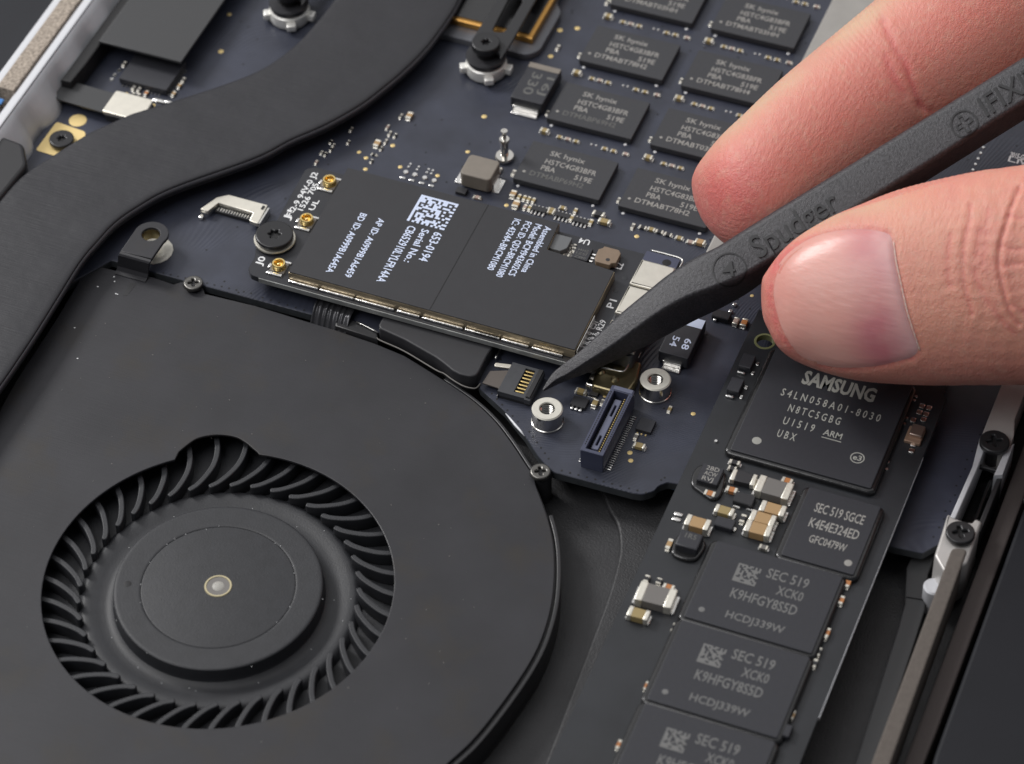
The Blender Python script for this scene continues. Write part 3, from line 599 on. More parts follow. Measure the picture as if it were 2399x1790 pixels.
# ================================================================ cooling fan
FX, FY = -1.955, -3.965
FN = thing('cooling_fan', (FX, FY, -.5), 'large black cooling fan with a round opening showing its curved blades', 'fan')
zf = -.03
edge = [('R5', 760, 665), ('R5', 860, 650), ('R5', 990, 682), ('R5', 1320, 742), ('R5', 1500, 802), ('R5', 1590, 775), ('R5', 1668, 738), ('R5', 1740, 790), ('R5', 1770, 885), ('R5', 2212, 990), ('Z8', 0, 600), ('Z8', 600, 780), ('Z8', 1240, 1000), ('Z8', 1700, 1190), ('Z8', 2203, 1500), ('B1', 0, 560), ('B1', 200, 740), ('B1', 350, 930), ('B1', 470, 1110), ('B1', 560, 1250), ('G', 1330, 90), ('G', 1400, 290), ('G', 1430, 450), ('G', 1430, 650), ('G', 1400, 830), ('G', 1330, 1020), ('G', 1200, 1230), ('G', 1000, 1490), ('G', 830, 1652), ('P', 900, 1920), ('P', 500, 2130), ('P', 60, 2190), ('P', -400, 2050), ('P', -560, 1500), ('P', -160, 1210), ('R5', 130, 1650), ('R5', 300, 1390), ('R5', 500, 1080), ('R5', 690, 760)]
ew = [T(a, b, c, zf) for a, b, c in edge]
outer = [tuple(p) for p in spline(ew[13:], 5)]; outer = ew[:13] + outer[:-1] + [ew[-1]]
R0 = 1.955
na = T('F', 800, 233, zf); nb = T('F', 1195, 222, zf); npk = [T('F', *q, zf) for q in ((870, 175), (920, 147), (1000, 134), (1080, 143), (1130, 168), (1165, 197))]
aa = math.atan2(na[1] - FY, na[0] - FX); ab = math.atan2(nb[1] - FY, nb[0] - FX)
if aa < ab: aa += 2 * math.pi
hole = [(FX + R0 * math.cos(t), FY + R0 * math.sin(t)) for t in np.linspace(aa, ab + 2 * math.pi, 110)]
hole += [tuple(p) for p in spline([nb] + npk[::-1] + [na], 5)][2:-2]
obj('cover_plate', prism([outer, hole], zf - .035, zf, M['fan'], .010, 2), FN, (0, 0, 0))
def offset(pts, d):
    out = []; n = len(pts)
    for i in range(n):
        a = Vector(pts[i - 1]); b = Vector(pts[(i + 1) % n]); t = (b - a).normalized(); out.append((pts[i][0] + t.y * d, pts[i][1] - t.x * d))
    return out
ar = sum(outer[i - 1][0] * outer[i][1] - outer[i][0] * outer[i - 1][1] for i in range(len(outer)))
sg = 1 if ar > 0 else -1
def wallpart(d0, d1, z0, z1, m, sl, nm):
    src = outer[sl]
    A = offset(outer, d0 * sg)[sl]; B = offset(outer, d1 * sg)[sl]; obj(nm, prism([A + B[::-1]], z0, z1, m, .012, 2), FN, (0, 0, 0))
n13 = 13
wallpart(-.10, .02, -.50, zf - .05, M['plastic'], slice(9, n13 + 5 * 16), 'side_wall')
wallpart(.018, .060, -.50, zf - .02, M['plastic'], slice(n13 + 6, n13 + 5 * 6 + 2), 'rim')
wallpart(.025, .075, -.50, zf - .03, M['plastic'], slice(n13 + 5 * 7 + 4, n13 + 5 * 16), 'rim')
wallpart(-.10, .02, -.50, zf - .05, M['plastic'], slice(n13 + 5 * 20, None), 'side_wall')
obj('floor_plate', prism([offset(outer, -.05 * sg)], -.53, -.50, M['plastic']), FN, (0, 0, 0))
sx, sy = T('B1', 612, 1190, 0)
obj('screw_boss', lathe([(.0001, -.01), (.12, -.01), (.13, -.03), (.125, -.5)], M['plastic'], 32), FN, (sx, sy, 0))
sx, sy = T('R5', 1668, 785, 0); obj('screw_boss', lathe([(.0001, -.005), (.125, -.005), (.13, -.03), (.125, -.5)], M['fan'], 32), FN, (sx, sy, 0))
# ear with bolt hole
ec = T('R5', 1305, 370, .28); el = T('R5', 1040, 520, .28); er = T('R5', 1310, 585, .28)
pts = [(er[0] + .0, er[1])] + [(ec[0] + .215 * math.cos(math.radians(a)), ec[1] + .215 * math.sin(math.radians(a))) for a in range(-20, 201, 15)] + [(el[0], el[1])]
ear = obj('mounting_ear', prism([pts, circ(ec[0], ec[1] - .005, .112, 28)], .238, .285, M['fan'], .010, 2), FN, (0, 0, 0))
obj('hole_liner', lathe([(.118, .262), (.112, .25), (.108, .10), (.118, .10)], M['brass'], 32), FN, (ec[0], ec[1] - .005, 0))
w0, w1 = T('R5', 1020, 655, .0), T('R5', 1290, 718, .0)
bend = [(el[1], .27, 0), (el[1] - .03, .262, 0), (el[1] - .045, .24, .2), (w0[1] - .02, .03, .9), (w0[1] - .05, -.02, 1), (w0[1] - .10, -.03, 1)]
vs = []; fs = []
for (y, z, t) in bend:
    xa, xb = el[0] + (w0[0] - el[0]) * t, er[0] + (w1[0] - er[0]) * t
    vs += [(xa, y, z + .012), (xb, y, z + .012), (xb, y + .02, z - .018), (xa, y + .02, z - .018)]
for i in range(len(bend) - 1):
    for k in range(4): fs.append((i * 4 + k, i * 4 + (k + 1) % 4, i * 4 + 4 + (k + 1) % 4, i * 4 + 4 + k))
me = mk('bend', vs, fs, M['fan']); bm = bmesh.new(); bm.from_mesh(me); bmesh.ops.recalc_face_normals(bm, faces=bm.faces); bm.to_mesh(me); bm.free()
obj('ear_bend', me, FN, (0, 0, 0))
# rotor
HR = 1.165
obj('rotor_hub', lathe([(.862, -.050), (.869, -.046), (.885, -.045), (.90, -.045), (HR - .05, -.045), (HR - .025, -.0455), (HR - .012, -.049), (HR - .003, -.058), (HR, -.072), (HR + .002, -.19), (HR + .02, -.235), (HR + .06, -.262), (HR + .12, -.27), (HR + .20, -.258), (HR + .27, -.240), (HR + .33, -.236), (1.525, -.242), (1.56, -.27), (1.60, -.32), (2.45, -.33)], M['rotor'], 120), FN, (FX, FY, 0))
obj('hub_sticker', lathe([(.0001, -.0455), (.845, -.0455), (.853, -.047), (.858, -.050)], M['rotor'], 96), FN, (FX, FY, 0))
obj('hub_ring', lathe([(.128, -.046), (.134, -.036), (.150, -.036), (.156, -.046)], M['palegold'], 48), FN, (FX, FY, 0))
obj('hub_centre', lathe([(.0001, -.036), (.055, -.037), (.068, -.0445)], M['ivory'], 32), FN, (FX, FY, 0)); obj('hub_centre', lathe([(.066, -.0440), (.13, -.0435)], M['gray'], 32), FN, (FX, FY, 0))
dx, dy = T('F', 588, 822, -.045); dotc(FN, 'balance_mark', (dx, dy), .045, -.047, 'hole', .004)
# one curved blade, copied round the hub
ZB = -.13
pin = [T('F', a, b, ZB) for a, b in ((868, 388), (905, 365), (945, 325), (978, 280), (996, 235), (1002, 190), (1000, 165))]
loc = []
for (x, y) in pin:
    dx_, dy_ = x - FX, y - FY; loc.append((math.hypot(dx_, dy_), math.atan2(dy_, dx_)))
a0 = loc[0][1]
curve = [(r * math.cos(a - a0), r * math.sin(a - a0)) for r, a in loc]
curve.append((curve[-1][0] + (curve[-1][0] - curve[-2][0]) * 2.2, curve[-1][1] + (curve[-1][1] - curve[-2][1]) * 2.2))
cs = [tuple(p) for p in spline(curve, 5)]
lf = []; rt = []
for i, p in enumerate(cs):
    d = Vector(cs[min(i + 1, len(cs) - 1)]) - Vector(cs[max(i - 1, 0)]); d.normalize(); w = .034 if i > 1 else (.020 if i == 0 else .03)
    lf.append((p[0] - d.y * w, p[1] + d.x * w)); rt.append((p[0] + d.y * w, p[1] - d.x * w))
blade = prism([lf + rt[::-1]], -.32, ZB, M['rotor'], .014, 3)
for k in range(41): obj('blade', blade, FN, (FX, FY, 0), a0 + 2 * math.pi * k / 41)
# fan's ridge detail under the ear
obj('cover_tab', prism([[T('R5', 1120, 790, zf), T('R5', 1180, 800, zf), T('R5', 1100, 900, zf), T('R5', 1062, 905, zf)]], zf, zf + .002, M['plastic']), FN, (0, 0, 0))

dr = random.Random(3); ps = []
for _ in range(150):
    x, y = dr.uniform(-5.2, 1.2), dr.uniform(-6.4, -.2); r_ = math.hypot(x - FX, y - FY)
    if r_ < 2.05 and r_ > 1.1: continue
    k = dr.uniform(.003, .008); ps.append((box(k, k * dr.uniform(.7, 2.5), .003, M['gray']), TR(x, y, zf if r_ > 2 else -.05) @ Matrix.Rotation(dr.random() * 3, 4, 'Z'), 0))
for q in ((990, 780), (1015, 890), (1000, 885), (845, 825), (645, 1180), (670, 1445), (985, 740)): ps.append((box(.016, .013, .003, M['white']), TR(*T('R5', *q, zf), zf), 1))
for _ in range(36):
    a_ = dr.uniform(0, 6.28); r_ = dr.choice((.86, .87, 1.17, 1.3, 1.45)) + dr.uniform(-.02, .02); ps.append((box(.008, .005, .003, M['gchip']), TR(FX + r_ * math.cos(a_), FY + r_ * math.sin(a_), -.044 if r_ < 1 else (-.06 if r_ < 1.2 else -.235)) @ Matrix.Rotation(a_, 4, 'Z'), 1))
tag(obj('dust', merged(ps, [M['gray'], M['white']]), FN, (0, 0, 0)), kind='stuff')

# ================================================================ fan cable with its black cover
FC = thing('fan_cable', (-1.2, .1, .0), 'black ribbed fan cable with a smooth block cover running into the gold-pinned socket', 'cable')
tp = [('Z8', 1390, 500), ('Z8', 1285, 695), ('Z8', 1300, 750), ('Z8', 1700, 930), ('Z8', 2203, 1215), ('Y4', 0, 490), ('Y4', 130, 600), ('Y4', 260, 668), ('Y4', 430, 702), ('Y4', 520, 685), ('Y4', 570, 620), ('Y4', 690, 380), ('Y4', 800, 210), ('Y4', 780, 150), ('Y4', 600, 100)]
cov = roundpoly([T(a, b, c, .17) for a, b, c in tp] + [(-.75, .60), (-1.75, .60)], .03)
obj('block_cover', prism([cov], -.08, .17, M['tape'], .022, 3), FC, (0, 0, 0))
lip = [T(a, b, c, .02) for a, b, c in (('Z8', 1260, 905), ('Z8', 1320, 950), ('Z8', 1700, 1120), ('Z8', 2203, 1420), ('Y4', 0, 655), ('Y4', 130, 750), ('Y4', 300, 850), ('Y4', 430, 888), ('Y4', 520, 888), ('Y4', 590, 815))]
obj('trim_strip', tube([(p[0], p[1], .02) for p in spline(lip, 5)], .009, M['gray'], 8), FC, (0, 0, 0))
# ribbed sleeve
vs = []; fs = []; nx, ny = 70, 14
xa, ya = T('Z8', 210, 560, .04); xb, yb = T('Z8', 620, 650, .04)
for i in range(nx):
    t = i / (nx - 1); x = xa - .02 + (xb - xa + .16) * t
    amp = .020 * (1 - .5 * t)
    for j in range(ny):
        s = j / (ny - 1); y = ya - .03 + s * .32 - .05 * t; z = -.07 + .17 * math.sin(min(1, s * 1.5) * math.pi / 2) + amp * math.sin(t * 40 + 2.0 * s + .7 * math.sin(t * 17)) * (1 - .35 * s)
        vs.append((x, y, z))
for i in range(nx - 1):
    for j in range(ny - 1): fs.append((i * ny + j, (i + 1) * ny + j, (i + 1) * ny + j + 1, i * ny + j + 1))
obj('ribbed_sleeve', mk('rib', vs, fs, mat('shiny_black_sleeve', (.05, .05, .055), .24, metal=.4), smooth=True), FC, (0, 0, 0))
gq = [T('Z8', *q, .0) for q in ((590, 740), (600, 640), (680, 590), (800, 610), (1050, 720), (1270, 830), (1270, 960))]
obj('side_clip', prism([gq], -.2, .03, M['plastic'], .015, 2), FC, (0, 0, 0))
obj('clip_edge', tube([(*T('Z8', x, y, .05), .05) for x, y in ((930, 650), (1055, 705), (1180, 770), (1275, 820))], .010, M['silver'], 6), FC, (0, 0, 0))
# flat tail and metal shield into the socket
obj('flat_tail', prism([[T('Y4', 620, 810, .08), T('Y4', 745, 620, .08), (-.055, .095), (-.055, -.24), T('Y4', 870, 890, .08)]], .07, .085, M['flex']), FC, (0, 0, 0))
obj('tail_foil', prism([roundpoly([T('Y4', 810, 540, .11), T('Y4', 830, 480, .11), (-.06, .165), (-.06, .10)], .02)], .09, .115, M['satin'], .006), FC, (0, 0, 0))
obj('tail_foil', tube([(*T('Y4', x, y, .06), .06) for x, y in ((910, 230), (890, 300), (855, 370), (825, 415))], .012, M['silver'], 6), FC, (0, 0, 0))

# ================================================================ wireless card
WC = thing('wireless_card', (-1.1, 1.3, .2), 'black wireless card with white label print and three gold antenna sockets on its left', 'circuit card')
cx0, cx1, cy0, cy1, cz = -3.40, .93, .29, 2.30, .27
co = [(-3.55, .38), (-3.48, .30), (-3.40, cy0), (cx1, cy0), (cx1, 2.28), (-3.50, 2.28), (-3.60, 2.20), (-3.56, 1.20), (-3.62, 1.0), (-3.62, .75), (-3.555, .60)]
obj('card_board', prism([roundpoly(co, .04)], cz - .085, cz, M['pcb'], .005, 1), WC, (0, 0, 0))
obj('plated_edge', box(4.18, .012, .075, M['plated'], .004), WC, (-1.28, cy0 - .004, cz - .08))
st = [(-3.00, .375), (.645, .375), (.625, 1.745), (.30, 1.75), (-.25, 1.80), (-.265, 2.27), (-3.05, 2.27)]
st = [(-3.00, .375), (.645, .375), (.635, 1.74), (-.245, 1.80), (-.265, 2.27), (-3.05, 2.27)]
can = obj('shield_can', prism([offset(st, .008)], cz, .405, M['dsteel'], .012, 2), WC, (0, 0, 0))
obj('label_film', prism([roundpoly(st, .01, 2)], .406, .420, M['tape'], .004, 1), WC, (0, 0, 0))
def fx(tg, x, y, z): return T(tg, x, y, z)
obj('film_seam', box(.010, 1.88, .0022, M['hole']), WC, (-1.185, 1.325, .4205))
# solder fillets between the can and the board
for (t0, x0, y0, t1, x1, y1) in (('R6', 300, 1000, 'R6', 540, 1075), ('R6', 570, 1080, 'R6', 850, 1150), ('R6', 880, 1160, 'R6', 1200, 1240), ('R6', 1240, 1258, 'R6', 1420, 1305), ('R6', 1465, 1315, 'R6', 1790, 1400), ('R6', 1830, 1415, 'R6', 2110, 1490), ('B1', 50, -8, 'B1', 245, 40), ('B1', 305, 30, 'B1', 510, 90), ('B1', 560, 102, 'B1', 810, 175)):
    a = T(t0, x0, y0, .29); b = T(t1, x1, y1, .29); L = b[0] - a[0]
    obj('solder_fillet', box(L + random.uniform(.02, .05), .035, .035, M['solder'], .014, 2), can, ((a[0] + b[0]) / 2, .365 - .018, cz))
for y in (.36,): obj('solder_fillet', box(.07, .05, .04, M['solder'], .018, 2), can, (.655, y, cz))
obj('can_edge', box(.012, .60, .12, M['silver'], .003), can, (.662, .70, cz))
# label writing
zl = .4215
LT = [('653-0194', 'R6', 1535, 598, 1410, 845, .11), ('Serial No.:', 'R6', 1425, 570, 1285, 858, .095), ('CB652910LYLFR14AA', 'R6', 1320, 545, 1035, 1025, .105), ('AP ID: A0999B1A6459', 'R6', 1055, 480, 765, 985, .085), ('BD ID: A0999B1A645A', 'R6', 905, 437, 600, 945, .085)]
ln = []
for (s, tg, x0, y0, x1, y1, h) in LT: ln.append(tline(s, tg, x0, y0, x1, y1, h, zl))
sm = [('Assembled in China', 'Z3', 880, 548, 487, 1283, .085), ('Model: BCM943602CS', 'Z3', 722, 508, 280, 1335, .085), ('FCC ID: QDS-BRCM1080', 'Z3', 555, 465, 80, 1355, .085), ('IC: 4324A-BRCM1080', 'Z3', 385, 425, -70, 1240, .085)]
for (s, tg, x0, y0, x1, y1, h) in sm: ln.append(tline(s, tg, x0, y0, x1, y1, h, zl))
obj('lettering', strings(ln, M['blueprint'], weight=.014), WC, (0, 0, 0))
# square dot code on the label
q0 = T('R6', 1430, 280, zl); q1 = T('R6', 1755, 355, zl); q3 = T('R6', 1310, 505, zl)
cw = (q1[0] - q0[0]) / 16; chh = (q0[1] - q3[1]) / 16; rg = random.Random(5); parts = []
for i in range(16):
    for j in range(16):
        on = i == 0 or j == 15 or (i == 15 and j % 2 == 0) or (j == 0 and i % 2 == 0) or (0 < i < 15 and 0 < j < 15 and rg.random() < .52)
        if on: parts.append((box(cw * 1.04, chh * 1.04, .001, M['blueprint']), TR(q0[0] + (i + .5) * cw, q3[1] + (j + .5) * chh, zl - .001), 0))
dm = merged(parts, [M['blueprint']]); tag(obj('dot_code', dm, WC, (0, 0, 0)), kind='stuff')
# silkscreen
zs = cz + .002
sk = [tline('J0', 'Z7', 1250, 1330, 1330, 1190, .085, zs), tline('J1', 'Z7', 1700, 595, 1780, 440, .085, zs), tline('F-2-9 94V-0 J2', 'R6', 300, 470, 540, 95, .075, zs), tline('1526 705', 'R6', 400, 420, 548, 190, .075, zs), tline('P1', 'Y8', 940, 575, 1000, 440, .09, zs), tline('C51', 'Y8', 640, 915, 695, 790, .075, zs), tline('R29', 'Y8', 755, 930, 830, 770, .075, zs),
      tline('R', 'Y8', 660, 1000, 700, 1040, .07, zs), tline('UL', 'R6', 500, 420, 545, 330, .07, zs), tline('6 9 8 I', 'Y8', 540, 940, 440, 1190, .06, zs), tline('9 6 6 6', 'Y8', 610, 950, 510, 1200, .06, zs), tline('L2', 'Z3', 2095, 1250, 2150, 1160, .09, zs), tline('U4', 'Z3', 1615, 780, 1440, 740, .085, zs)]
obj('silkscreen', strings(sk, M['white'], weight=.018), WC, (0, 0, 0))
# antenna sockets
for (tg, x, y) in (('R6', 632, 145), ('R6', 435, 478), ('R6', 195, 868)):
    ax, ay = T(tg, x, y, .36)
    s = obj('antenna_socket', lathe([(.052, .29), (.052, .345), (.060, .362), (.076, .362), (.083, .35), (.080, .32), (.086, .305), (.086, .28)], M['gold'], 40), WC, (ax, ay, 0))
    obj('centre_pin', lathe([(.0001, .35), (.018, .345), (.022, .33), (.022, .28)], M['gold'], 16), s, (ax, ay, 0)); obj('socket_floor', prism([circ(0, 0, .07, 20)], .28, .30, M['gold']), s, (ax, ay, 0))
    obj('socket_base', box(.19, .17, .014, M['gray'], .003), s, (ax, ay, cz))
    obj('solder_pad', box(.20, .045, .026, M['solder'], .010, 2), s, (ax - .01, ay - .125, cz)); obj('solder_pad', box(.14, .035, .022, M['solder'], .008, 2), s, (ax + .045, ay + .105, cz)); obj('solder_pad', box(.035, .07, .022, M['solder'], .008, 2), s, (ax - .115, ay - .01, cz))
# upper right components of the card
p = T('Z3', 1105, 812, .37); obj('grey_chip', prism([roundpoly([(p[0] - .12, p[1] - .13), (p[0] + .06, p[1] - .13), (p[0] + .12, p[1] - .06), (p[0] + .12, p[1] + .13), (p[0] - .12, p[1] + .13)], .015)], cz, .37, M['gchip'], .008, 2), WC, (0, 0, 0))
p = T('Z3', 1880, 1030, .36)
ip = obj('round_notched_inductor', prism([roundpoly([(-.13, -.09), (-.10, -.14), (.08, -.14), (.09, -.10), (.14, -.08), (.14, .09), (.10, .14), (-.09, .14), (-.10, .10), (-.14, .07)], .012)], cz + .015, .365, M['coil2'], .010, 2), WC, (p[0], p[1], 0)); dotc(ip, 'index_dot', T('Z3', 1885, 1090, .366), .026, .366, 'dark', .002)
p = T('Z3', 1475, 985, .31); u4 = obj('small_chip', box(.20, .22, .045, M['epoxy2'], .005), WC, (p[0], p[1], cz))
obj('lettering', strings([('ZH44', p[0] + .07, p[1] + .06, p[0] - .07, p[1] + .06, .04, .317), ('J5Z1', p[0] + .07, p[1] + .0, p[0] - .07, p[1] + .0, .04, .317), ('04KZ', p[0] + .07, p[1] - .06, p[0] - .07, p[1] - .06, .04, .317)], M['fprint']), u4, (0, 0, 0))
for (x, y) in ((1665, 1005), (1640, 1060), (1610, 1108)): obj('solder_pad', box(.055, .022, .014, M['solder'], .005), WC, (*T('Z3', x, y, .28), cz))
for (x, y, ax) in ((1280, 880, 'y'), (1345, 875, 'y'), (1345, 930, 'y'), (1215, 1010, 'x'), (1250, 960, 'x'), (1295, 1030, 'x')): small(WC, T('Z3', x, y, .29), ax, .075, .045, .03, 'gray', cz)
# round pads beside the card's plug
for (x, y) in ((1120, 820), (1160, 1000), (1080, 1110)): dotc(WC, 'dull_pad', T('R7', x, y, cz), .035, cz, 'ssd', .003)
# folded metal latch
lt = obj('edge_plug', prism([roundpoly([(.85, .58), (1.285, .58), (1.285, 2.29), (.85, 2.29)], .03)], 0, .322, M['ffc'], .006), LB, (0, 0, 0)); obj('plug_top', prism([roundpoly([(.855, 2.10), (1.28, 2.10), (1.28, 2.285), (.855, 2.285)], .02)], .322, .327, M['blueplastic']), lt, (0, 0, 0))
for (y0, y1) in ((1.67, 2.11), (1.165, 1.645), (.62, 1.05)):
    obj('metal_latch', prism([roundpoly([(.845, y0), (1.29, y0), (1.30, y1), (.855, y1)], [.012, .02, .05, .012])], .30, .36, M['satin'], .028, 3), lt, (0, 0, 0))
obj('wire_bail', tube([tuple(p) for p in spline([(.90, 2.315, .32), (1.10, 2.318, .32), (1.26, 2.312, .32), (1.315, 2.27, .32), (1.318, 2.18, .32), (1.315, 2.09, .31)], 5)], .013, M['silver'], 8), lt, (0, 0, 0))
dotc(lt, 'bail_hole', T('Z4', 770, 930, .33), .055, .3275, 'hole', .002)
obj('latch_tooth', box(.10, .05, .06, M['plastic'], .01), lt, (.93, 1.12, .30))

# ================================================================ solid state drive board
SZ = .25; ST = .345
SD = thing('solid_state_drive', (3.6, -1.5, .1), 'long black flash storage board lying over the navy board, its controller chip under the thumb', 'circuit board')
obj('drive_board', prism([[(2.40, -6.6), (4.855, -6.6), (4.87, 1.32), (4.81, 1.36), (4.81, 1.9), (2.40, 1.9)], circ(2.63, 1.43, .105, 28)], SZ - .08, SZ, M['ssd'], .004, 1), SD, (0, 0, 0))
obj('bright_edge', box(.010, 3.9, .05, M['alu'], .002), SD, (4.866, -1.6, SZ - .055))
obj('hole_ring', lathe([(.100, SZ - .08), (.100, SZ + .004), (.125, SZ + .004), (.128, SZ)], mat('hole_ring_plating', (.20, .21, .10), .4, metal=.3), 36), SD, (2.63, 1.43, 0))
def chip(x0, y0, x1, y1, lines, m, dots=(), glue=True, code=None, h=ST, name='flash_chip', weight=.012):
    cx, cy = (x0 + x1) / 2, (y0 + y1) / 2
    o = obj(name, prism([rrect(x0 - cx, y0 - cy, x1 - cx, y1 - cy, .02, 2)], SZ, h, M['epoxy2'], .008, 2), SD, (cx, cy, 0))
    if glue: obj('underfill', prism([rrect(x0 - cx - .075, y0 - cy - .055, x1 - cx + .055, y1 - cy + .03, .09, 5)], SZ - .02, SZ + .075, M['glue'], .045, 5), o, (cx, cy, 0))
    if lines: obj('lettering', strings([(s, a - cx, b - cy, c - cx, d - cy, hh, h + .0015) for (s, a, b, c, d, hh, z) in lines], M[m], weight=weight), o, (cx, cy, 0))
    for (dx_, dy_, r) in dots: dotc(o, 'index_dot', (dx_, dy_), r, h, m, .002)
    if code:
        kx, ky, s = code; rg = random.Random(11); ps = [(box(s / 12, s / 12, .001, M[m]), TR(kx - cx + i * s / 12, ky - cy + j * s / 12, h + .0006), 0) for i in range(12) for j in range(12) if i == 0 or j == 0 or rg.random() < .6]
        tag(obj('dot_code', merged(ps, [M[m]]), o, (cx, cy, 0)), kind='stuff')
    return o
W3 = lambda s, x0, y0, x1, y1, h: tline(s, 'B3', x0, y0, x1, y1, h, ST)
W2 = lambda s, x0, y0, x1, y1, h: tline(s, 'B2', x0, y0, x1, y1, h, ST)
# controller
cc = chip(2.81, -.385, 4.47, 1.29, [], 'gprint2', dots=[(*T('B2', 453, 783, ST), .055)], name='controller_chip')
cxc, cyc = (2.81 + 4.47) / 2, (-.385 + 1.29) / 2
def shiftl(ls, cx, cy, z): return [(s, a - cx, b - cy, c - cx, d - cy, h, z) for (s, a, b, c, d, h, _) in ls]
obj('maker_lettering', strings(shiftl([W2('SAMSUNG', 835, 278, 1455, 455, .205)], cxc, cyc, ST + .0015), M['gprint2'], weight=.035), cc, (cxc, cyc, 0))
obj('lettering', strings(shiftl([W2('S 4 L N 0 5 8 A 0 1 - 8 0 3 0', 655, 390, 1510, 620, .115), W2('N 8 T C 5 G B G', 715, 530, 1165, 645, .115), W2('U 1 5 1 9', 670, 640, 940, 705, .115), W2('U B X', 620, 748, 780, 785, .115), W2('ARM', 1020, 733, 1180, 770, .09)], cxc, cyc, ST + .0015), M['gprint2'], weight=.010), cc, (cxc, cyc, 0))
ua, ub = T('B2', 1015, 745, ST), T('B2', 1185, 790, ST); obj('underline', box(ub[0] - ua[0], .012, .001, M['gprint2']), cc, ((ua[0] + ub[0]) / 2, ua[1] - .01, ST + .0005))
ex, ey = T('B2', 1322, 932, ST); obj('round_mark', prism([circ(0, 0, .082, 32), circ(0, 0, .070, 32)], 0, .0015, M['gprint2']), cc, (ex, ey, ST)); obj('lettering', strings([('e3', -.05, -.035, .05, -.035, .075, .0015)], M['gprint2'], weight=.02), cc, (ex, ey, ST))
# dram
chip(3.82, -1.645, 4.655, -.60, [W3('SEC 519 SGCE', 1680, 508, 2105, 625, .135), W3('K4E4E324ED', 1630, 640, 2060, 752, .135), W3('GFC0479W', 1630, 775, 1955, 855, .11)], 'gprint', dots=[(*T('B3', 1980, 955, ST), .045)], name='memory_chip')
# flash stack
for k, dim in enumerate((0, 1, 1)):
    dy = -1.187 * k; m = 'gprint3'
    ls = [W3('SEC 519', 1265, 1080, 1625, 1175, .135), W3('XCK0', 1350, 1222, 1575, 1290, .125), W3('K9HFGY8S5D', 955, 1240, 1520, 1415, .135), W3('HCDJ339W', 910, 1428, 1420, 1560, .10)]
    ls = [(s, a, b + dy, c, d + dy, h, z) for (s, a, b, c, d, h, z) in ls]
    d0 = T('B3', 715, 1355, ST); c0 = T('B3', 985, 1060, ST)
    chip(3.105, -2.835 + dy, 4.555, -1.70 + dy, ls, 'gprint3', dots=[(d0[0], d0[1] + dy, .035)], code=(c0[0] + .02, c0[1] + dy - .06, .26))
chip(3.105, -2.835 - 3.561, 4.555, -1.70 - 3.561, [], 'gprint')
# drive's small components
def S3(x, y, z=SZ + .04): return T('B3', x, y, z)
pc = S3(790, 190, SZ + .09); ob = obj('power_chip', box(.25, .26, .10, M['epoxy2'], .008), SD, (pc[0], pc[1], SZ)); obj('lettering', strings([('2BD', -.07, .05, .08, .05, .06, .102), ('ACW', -.07, -.03, .08, -.03, .06, .102), ('RVJ', -.07, -.11, .06, -.11, .06, .102)], M['gprint']), ob, (pc[0], pc[1], SZ))
obj('glue_bead', prism([spline([(pc[0] + a, pc[1] + b) for a, b in ((-.16, .15), (-.21, 0), (-.17, -.17), (-.05, -.24), (.12, -.30), (.2, -.2), (.16, .1), (.02, .17))], 4, True)], SZ - .02, SZ + .045, M['glue'], .03, 4), SD, (0, 0, 0))
big(SD, S3(1078, 232), 'x', .29, .17, .08, 'dark', SZ, 'resistor', .055); big(SD, S3(1340, 318, SZ + .09), 'x', .40, .25, .13, 'gray', SZ, t=.085); big(SD, S3(320, 1245, SZ + .09), 'x', .42, .27, .13, 'gray', SZ, t=.09)
for (x, y, L, Wd, H, b) in ((1330, 500, .29, .16, .12, 'tan'), (1243, 582, .29, .16, .12, 'tan'), (1203, 672, .30, .17, .12, 'tan'), (680, 625, .28, .16, .13, 'tan'), (912, 500, .22, .12, .09, 'olive'), (170, 1395, .24, .14, .10, 'olive')): big(SD, S3(x, y, SZ + .08), 'x', L, Wd, H, b, SZ)
for (x, y, b, ax) in ((1455, 250, 'orange', 'x'), (975, 328, 'orange', 'x'), (785, 360, 'orange', 'x'), (430, 1170, 'orange', 'x')): small(SD, S3(x, y, SZ + .03), ax, .13, .075, .055, b, SZ)
for (x, y, b, ax, L) in ((1000, 95, 'dark', 'x', .13), (980, 145, 'dark', 'x', .10), (435, 800, 'tan', 'y', .15), (240, 1100, 'dark', 'y', .10), (347, 1120, 'dark', 'y', .08), (1070, 580, 'dark', 'y', .12), (1250, 828, 'gray', 'x', .10), (1978, 1135, 'orange', 'y', .13), (1920, 1285, 'orange', 'y', .12), (1797, 1565, 'orange', 'y', .13)): small(SD, S3(x, y, SZ + .02), ax, L, .06, .05, b, SZ)
for (x, y, b) in ((2095, 690, 'dark'), (2060, 790, 'dark'), (1865, 1235, 'tan'), (845, 480, 'dark'), (610, 985, 'orange'), (370, 1490, 'orange'), (2160, 540, 'tan')): small(SD, T('B4', x, y, SZ + .02), 'y', .12, .05, .045, b, SZ)
for q in ((512, 540), (495, 583)): obj('solder_pad', box(.10, .045, .02, M['solder'], .015, 2), SD, (*S3(*q, SZ), SZ))
bi = S3(605, 770, SZ + .12); ib = obj('choke', box(.26, .24, .15, M['epoxy2'], .02, 2), SD, (bi[0], bi[1] + .01, SZ)); obj('lettering', strings([('1R5', -.06, .01, .07, .01, .07, .152)], M['fprint']), ib, (bi[0], bi[1] + .01, SZ)); obj('glue_bead', prism([spline([(-.15, .13), (-.17, -.1), (-.1, -.19), (.08, -.19), (.16, -.1), (.15, .13)], 4, True)], -.01, .05, M['glue'], .03, 4), ib, (bi[0], bi[1], SZ))
so = S3(1082, 400, SZ + .06); a = obj('transistor', box(.23, .15, .07, M['dark'], .008), SD, (so[0], so[1], SZ))
